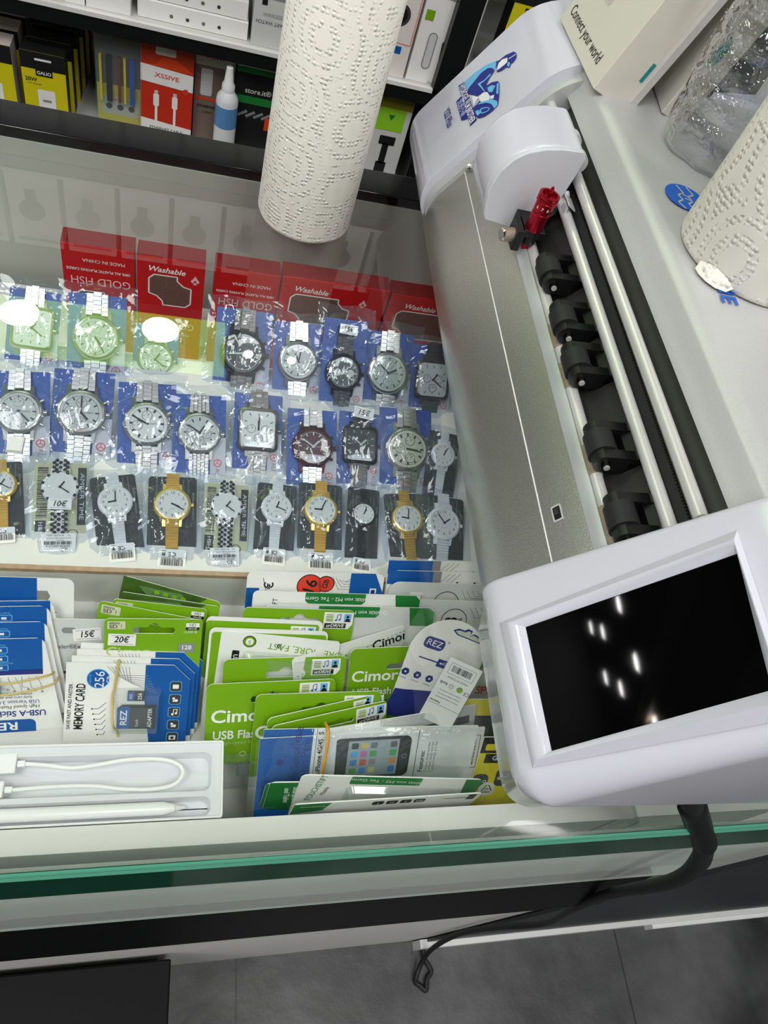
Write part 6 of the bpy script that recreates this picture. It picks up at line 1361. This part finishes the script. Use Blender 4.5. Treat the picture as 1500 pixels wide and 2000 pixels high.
for k in range(6):
    sbox('charger_box', 'black and yellow charger box, ' + PLACE_[k] + ' beside the empty shelf gap', 'charger box', x0 + k * 0.003, x1 + k * 0.003, ZS[0], zt + 0.002, YS + 0.012 + k * 0.034, 0.022, YEL, galiobox, group='yellow charger boxes in the right column', side=BLACK)
for k in range(5):
    sbox('charger_box', 'black and yellow charger box at the left edge, ' + PLACE_[k], 'charger box', x0 - 0.064 + k * 0.003, x1 - 0.062 + k * 0.003, ZS[0], zt + 0.002, YS + 0.012 + k * 0.038, 0.03, YEL, galiobox, group='yellow charger boxes in the left column', side=mat('box_pinkish', 'c9bcb6', 0.5))
def tools(t, W, H):
    mb = MB()
    for u, m_, w_ in ((-0.4, YEL, 0.05), (-0.22, BLKP, 0.12), (0.0, mat('handle_brown', '7a2f22', 0.4), 0.06), (0.12, YEL, 0.05), (0.28, BLUE, 0.11)): mb.box((u - w_ / 2) * W, (u + w_ / 2) * W, H * 0.32, H * 0.78, 0.0006, 0.006, m_)
    mb.build('tools', t)
    MB().box(-W * 0.5, W * 0.5, H * 0.06, H * 0.99, 0.0008, 0.011, BLISTER).build('blister', t)
x0, x1, zt = sp((182, 62), (277, 80), YS + 0.02)
sbox('tool_set_pack', 'clear blister pack of small tools with a yellow foot', 'tool set', x0, x1, ZS[0], zt, YS + 0.03, 0.03, mat('pack_grey', '5d5c56', 0.5), lambda f: (f.rect(0, 1, 1.15, 2.2, YEL), f.rr(0.08, 0.92, 1.42, 1.85, 0.05, PALEG, 2), f.text('PRECISION TOOLS', 0.5, 1.49, 0.07, RED, 3, 0, True), [f.disc(0.25 + q * 0.25, 1.66, 0.07, BLACK, 3) for q in range(3)]), parts=tools)
def ether(f):
    f.rect(0, 1, 0.0, 0.42, mat('orange_red_print', 'b83a1e', 0.4)); f.rr(0.28, 0.66, 0.10, 0.24, 0.03, PALEG, 2); f.poly([(0.3, 0.42), (0.4, 0.27), (0.7, 0.29), (1.0, 0.48), (1.0, 0.5), (0, 0.46)], ORANGE, 2)
    f.poly([(0, 0.45), (1, 0.52), (1, 0.85), (0, 0.78)], WHITE, 3); f.text('XSSIVE', 0.5, 0.64, 0.12, RED, 4, -3, True, 1.3); f.disc(0.86, 0.86, 0.06, RED, 4)
    for u in (0.3, 0.66): f.rect(u - 0.035, u + 0.035, 0.93, 1.0, mat('plug_pink', 'd9c3be', 0.4), 3); f.rr(u - 0.055, u + 0.055, 1.0, 1.25, 0.03, WHITE, 3); f.rect(u - 0.025, u + 0.025, 1.25, 1.6, WHITE, 3)
    f.poly([(0, 1.52), (1, 1.62), (1, 2.4), (0, 2.4)], WHITE, 4); f.text('ETHERNET CABLE', 0.5, 1.72, 0.09, BLACK, 5, -2, True, 0.9)
x0, x1, zt = sp((274, 73), (381, 93), YS + 0.02)
sbox('cable_box', 'orange and white boxed ethernet cable with two white plugs', 'cable box', x0, x1, ZS[0], zt, YS + 0.02, 0.04, mat('ether_red', 'c8321c', 0.4), ether)
x0, x1, zt = sp((384, 94), (462, 112), YS + 0.03)
sbox('cable_box', 'pale brown boxed cable standing behind the spray bottle', 'cable box', x0, x1, ZS[0], zt, YS + 0.035, 0.03, BROWNP, lambda f: (f.rect(0, 1, 0, 0.42, PALEG), f.text('XSSIVE', 0.5, 0.2, 0.14, RED, 2, 0, True, 1.2), f.rr(0.15, 0.45, 0.5, 1.2, 0.05, GREYW, 2), f.rect(0, 0.7, 1.25, 1.33, RED, 2), f.text('ETHERNET', 0.35, 1.5, 0.11, BLACK, 2, 0, True), f.text('CABLE', 0.35, 1.65, 0.09, BLACK, 2)))
bx_ = ony(440, 240, YS + 0.0); ztb = ony(441, 132, YS).z
sb = thing('spray_bottle', 'small white and blue spray bottle on the lower wall shelf', 'bottle', Matrix.Translation((bx_.x, YS + 0.005, ZS[0] + 0.0005)))
hh_ = ztb - ZS[0]
MB().lathe([(0.012, 0), (0.0145, 0.002), (0.0145, hh_ * 0.66), (0.0135, hh_ * 0.70), (0.008, hh_ * 0.76)], mat('bottle_white', 'dfe3e6', 0.3), 28).build('body', sb)
MB().lathe([(0.01465, hh_ * 0.40), (0.01465, hh_ * 0.62)], mat('label_blue', '5b8fc4', 0.4), 28).build('label_band', sb)
MB().lathe([(0.0085, hh_ * 0.75), (0.0085, hh_ * 0.82), (0.006, hh_ * 0.85), (0.0045, hh_ * 0.99), (0.003, hh_)], mat('bottle_cap', 'e9ebec', 0.35), 20).build('nozzle', sb)
x0, x1, zt = sp((466, 112), (556, 133), YS + 0.02)
sbox('accessory_box', 'black and green box half hidden by the standing paper roll', 'box', x0, x1, ZS[0], zt, YS + 0.02, 0.03, BLACK, lambda f: (f.rect(0, 1, 0.0, 0.16, PALEG), f.rect(0, 1, 0.16, 0.28, FOREST, 2), f.rr(0.2, 0.62, 0.36, 0.46, 0.03, INK, 3), f.text('store.it\u00ae', 0.5, 0.66, 0.16, WHITE, 2), f.rect(0, 1, 0.78, 0.95, FOREST, 2), [f.line([(0.1 + 0.18 * q, 1.25), (0.3 + 0.18 * q, 1.12)], 0.06, MGREY, 2) for q in range(4)], f.rect(0.72, 1, 1.2, 1.5, ORANGE, 3)))
x0, x1, zt = sp((690, 168), (765, 186), YS + 0.03)
sbox('cable_pack', 'dark cable pack with an olive top edge, right of the standing paper roll', 'cable pack', x0, x1, ZS[0], zt, YS + 0.03, 0.02, mat('olive_brown', '7f6f4c', 0.5), lambda f: (f.rect(0, 1, 0, 0.25, mat('olive', '8a8420', 0.5)), f.poly([(0.25, 0.25), (0.8, 0.25), (0.7, 0.75), (0.6, 1.0), (0.58, 2.4), (0.3, 2.4), (0.42, 0.9), (0.3, 0.7)], INK, 2)))
x0, x1, zt = sp((742, 180), (812, 200), YS + 0.02)
sbox('adapter_box', 'white boxed black cable with a lime label, beside the plotter', 'adapter box', x0, x1, ZS[0], zt, YS + 0.02, 0.04, GREYW, lambda f: (f.rect(0, 1, 0, 0.35, mat('olive', '8a8420', 0.5)), f.rect(0.1, 0.85, 0.35, 0.95, mat('neon_lime', '8fce2a', 0.4), 2), f.text('\u25bc', 0.48, 0.6, 0.2, FOREST, 3), f.rr(0.3, 0.75, 1.1, 1.35, 0.03, BLACK, 2), f.rect(0.42, 0.6, 1.3, 1.9, BLACK, 2), f.rect(0.36, 0.66, 1.85, 3, BLACK, 2)))
# upper shelf
def onshelf(name, label, cat, px0, px1, ztop, depth, base, draw=None, Y=YS + 0.01, group=None, side=None):
    z = ZS[1]; a, b = ony(*px0, Y), ony(*px1, Y)
    return sbox(name, label, cat, a.x, b.x, z, ztop, Y, depth, base, draw, group=group, side=side)
onshelf('accessory_box', 'white box with a thin orange line on the upper shelf at the left', 'box', (128, 10), (166, 18), -0.02, 0.08, WHITE, lambda f: f.line([(0.98, 0), (0.98, 3)], 0.03, ORANGE, 2))
onshelf('accessory_box', 'white box with an orange outlined panel on the upper shelf', 'box', (169, 18), (255, 34), -0.02, 0.08, WHITE, lambda f: (f.line([(0.1, 0), (0.1, 0.88), (0.9, 0.9), (0.98, 0.82), (0.98, 0)], 0.02, ORANGE, 2), f.rect(0.1, 0.5, 1.0, 1.02, MGREY, 2), f.rect(0.1, 0.6, 1.05, 1.06, MGREY, 2)))
a, b = ony(268, 42, YS + 0.01), ony(482, 84, YS + 0.01)
for k, (zz, lab) in enumerate(((ZS[1], 'white smart watch box lying flat, lower of two'), (ZS[1] + 0.0215, 'white smart watch box lying flat, upper of two, watch picture on top'))):
    M = Matrix.Translation(((a.x + b.x) / 2 - 0.002 * k, YS + 0.015 + 0.003 * k, zz + 0.0004))
    t = thing('watch_box', lab, 'watch box', M); Wb = b.x - a.x
    MB().box(-Wb / 2, Wb / 2, 0, 0.09, 0, 0.0205, WHITE).build('carton', t, bevel=0.0006)
    mb = MB(frame(Vector((1, 0, 0)), Z, Vector((0, -1, 0)), Vector((0, -0.0002, 0))))
    for q in range(4): mb.disc(-Wb * 0.2 + q * Wb * 0.145, 0.008, 0.0022, 0, DGREY if q % 2 else mat('dot_olive', '6d6a44', 0.5), 14)
    if k:
        mb.T = Matrix.Translation((0, 0, 0.0206)); mb.disc(Wb * 0.1, 0.045, 0.026, 0, INK, 28); mb.disc(Wb * 0.1, 0.045, 0.019, 0.0001, mat('watch_face_print', '3a3f6a', 0.4, noise=(90, 0.8)), 28); mb.poly([(Wb * 0.12, 0.012), (Wb * 0.3, 0.012), (Wb * 0.27, 0.035), (Wb * 0.16, 0.03)], 0.0001, INK); mb.disc(Wb * 0.36, 0.012, 0.011, 0.0001, BEIGE, 20)
    mb.build('print', t)
onshelf('accessory_box', 'light grey box with a pale landscape print, left of the standing paper roll', 'box', (488, 92), (560, 108), -0.02, 0.07, GREYW, lambda f: (f.poly([(0.2, 0.5), (0.55, 0.38), (1, 0.5), (1, 0.62), (0.2, 0.62)], MGREY), f.text('\u2590\u258c', 0.26, 0.72, 0.14, BLACK, 2), f.text('WIRELESS', 0.5, 1.0, 0.12, MGREY, 2), f.text('SMART WATCH', 0.5, 1.18, 0.12, DGREY, 2, 180)))
def bandbox(f):
    f.text('HOCO', 0.4, 0.12, 0.1, MGREY, 2); f.text('Smart Sports Bracelet', 0.32, 0.28, 0.055, DGREY, 2, 0, True); f.rect(0.7, 0.9, 0.34, 0.72, FOREST); f.rect(0.7, 0.9, 0.56, 0.62, GREEN, 2); f.rect(0.05, 0.2, 0.5, 0.66, GREEN)
    f.rr(0.2, 0.36, 0.82, 1.42, 0.08, MGREY, 2); f.rr(0.22, 0.34, 0.84, 1.40, 0.06, GREYW, 3); f.poly([(0.46, 0.95), (0.56, 0.8), (0.8, 0.72), (0.95, 0.78), (0.92, 0.82), (0.78, 0.80), (0.66, 0.95), (0.66, 1.4), (0.76, 1.54), (0.8, 1.6), (0.66, 1.58), (0.5, 1.44)], DGREY, 2)
    f.rect(0, 1, 1.72, 1.76, FOREST, 2); f.text('Bluetooth', 0.5, 1.62, 0.05, MGREY, 2)
onshelf('watch_box', 'white smart band box with green labels, left of the black divider', 'watch box', (790, 158), (893, 180), 0.02, 0.05, WHITE, bandbox, Y=YS + 0.012)
onshelf('watch_box', 'white smart watch box with a pale orange edge, right of the standing paper roll', 'watch box', (700, 140), (785, 157), 0.02, 0.05, mat('box_rose_white', 'e6dfda', 0.45), lambda f: (f.line([(0.03, 0), (0.03, 1.35), (0.97, 1.4), (0.97, 0)], 0.02, mat('pale_orange', 'e08a70', 0.5), 2), f.disc(0.6, 0.85, 0.22, DGREY, 2), f.disc(0.6, 0.85, 0.16, INK, 3), f.rect(0.55, 0.8, 1.45, 1.6, BLUE, 2)))
onshelf('key_finder_box', 'yellow and black boxed accessory beyond the black divider', 'accessory box', (938, 190), (1010, 205), 0.03, 0.03, YEL, lambda f: (f.rect(0, 1, 0, 0.34, BLACK), f.rect(0.3, 0.62, 0.4, 0.56, BLACK), f.text('GALIO', 0.46, 0.48, 0.1, WHITE, 2, 0, True), f.rr(0.2, 0.55, 0.7, 1.4, 0.05, DGREY, 2)), Y=YS + 0.02, side=BLACK)
# the two top shelves, seen mirrored in the glass
rd = random.Random(8)
for k in range(11):
    x = -0.42 + k * 0.078; h_ = rd.uniform(0.11, 0.16)
    def dr(f, k=k): (f.disc(0.45, 0.9, 0.26, DGREY if k % 3 else MGREY), f.rect(0.34, 0.56, 1.05, 1.4, DGREY if k % 3 else MGREY, 2), f.rect(0.1, 0.9, 0.12, 0.2, MGREY if k % 2 else FOREST))
    sbox('headphone_box', 'white headphone box on the top shelf, mirrored in the counter glass', 'headphone box', x, x + 0.07, ZS[3], ZS[3] + 0.14, YS + 0.02, 0.06, WHITE, dr, group='white boxes on the top shelf')
    def dr2(f, k=k): (f.rr(0.3, 0.7, 0.6, 1.3, 0.06, MGREY), f.rect(0.1, 0.9, 0.15, 0.25, MGREY))
    sbox('gadget_box', 'white gadget box on the shelf above the upper one, mirrored in the counter glass', 'gadget box', x + 0.01, x + 0.082, ZS[2], ZS[2] + 0.15, YS + 0.02, 0.06, CARDW, dr2, group='white boxes on the third shelf')

# ------------------------------------------------------------------ lift everything so that the floor is at height 0
for o in S.objects:
    if o.parent is None: o.location.z += GZ
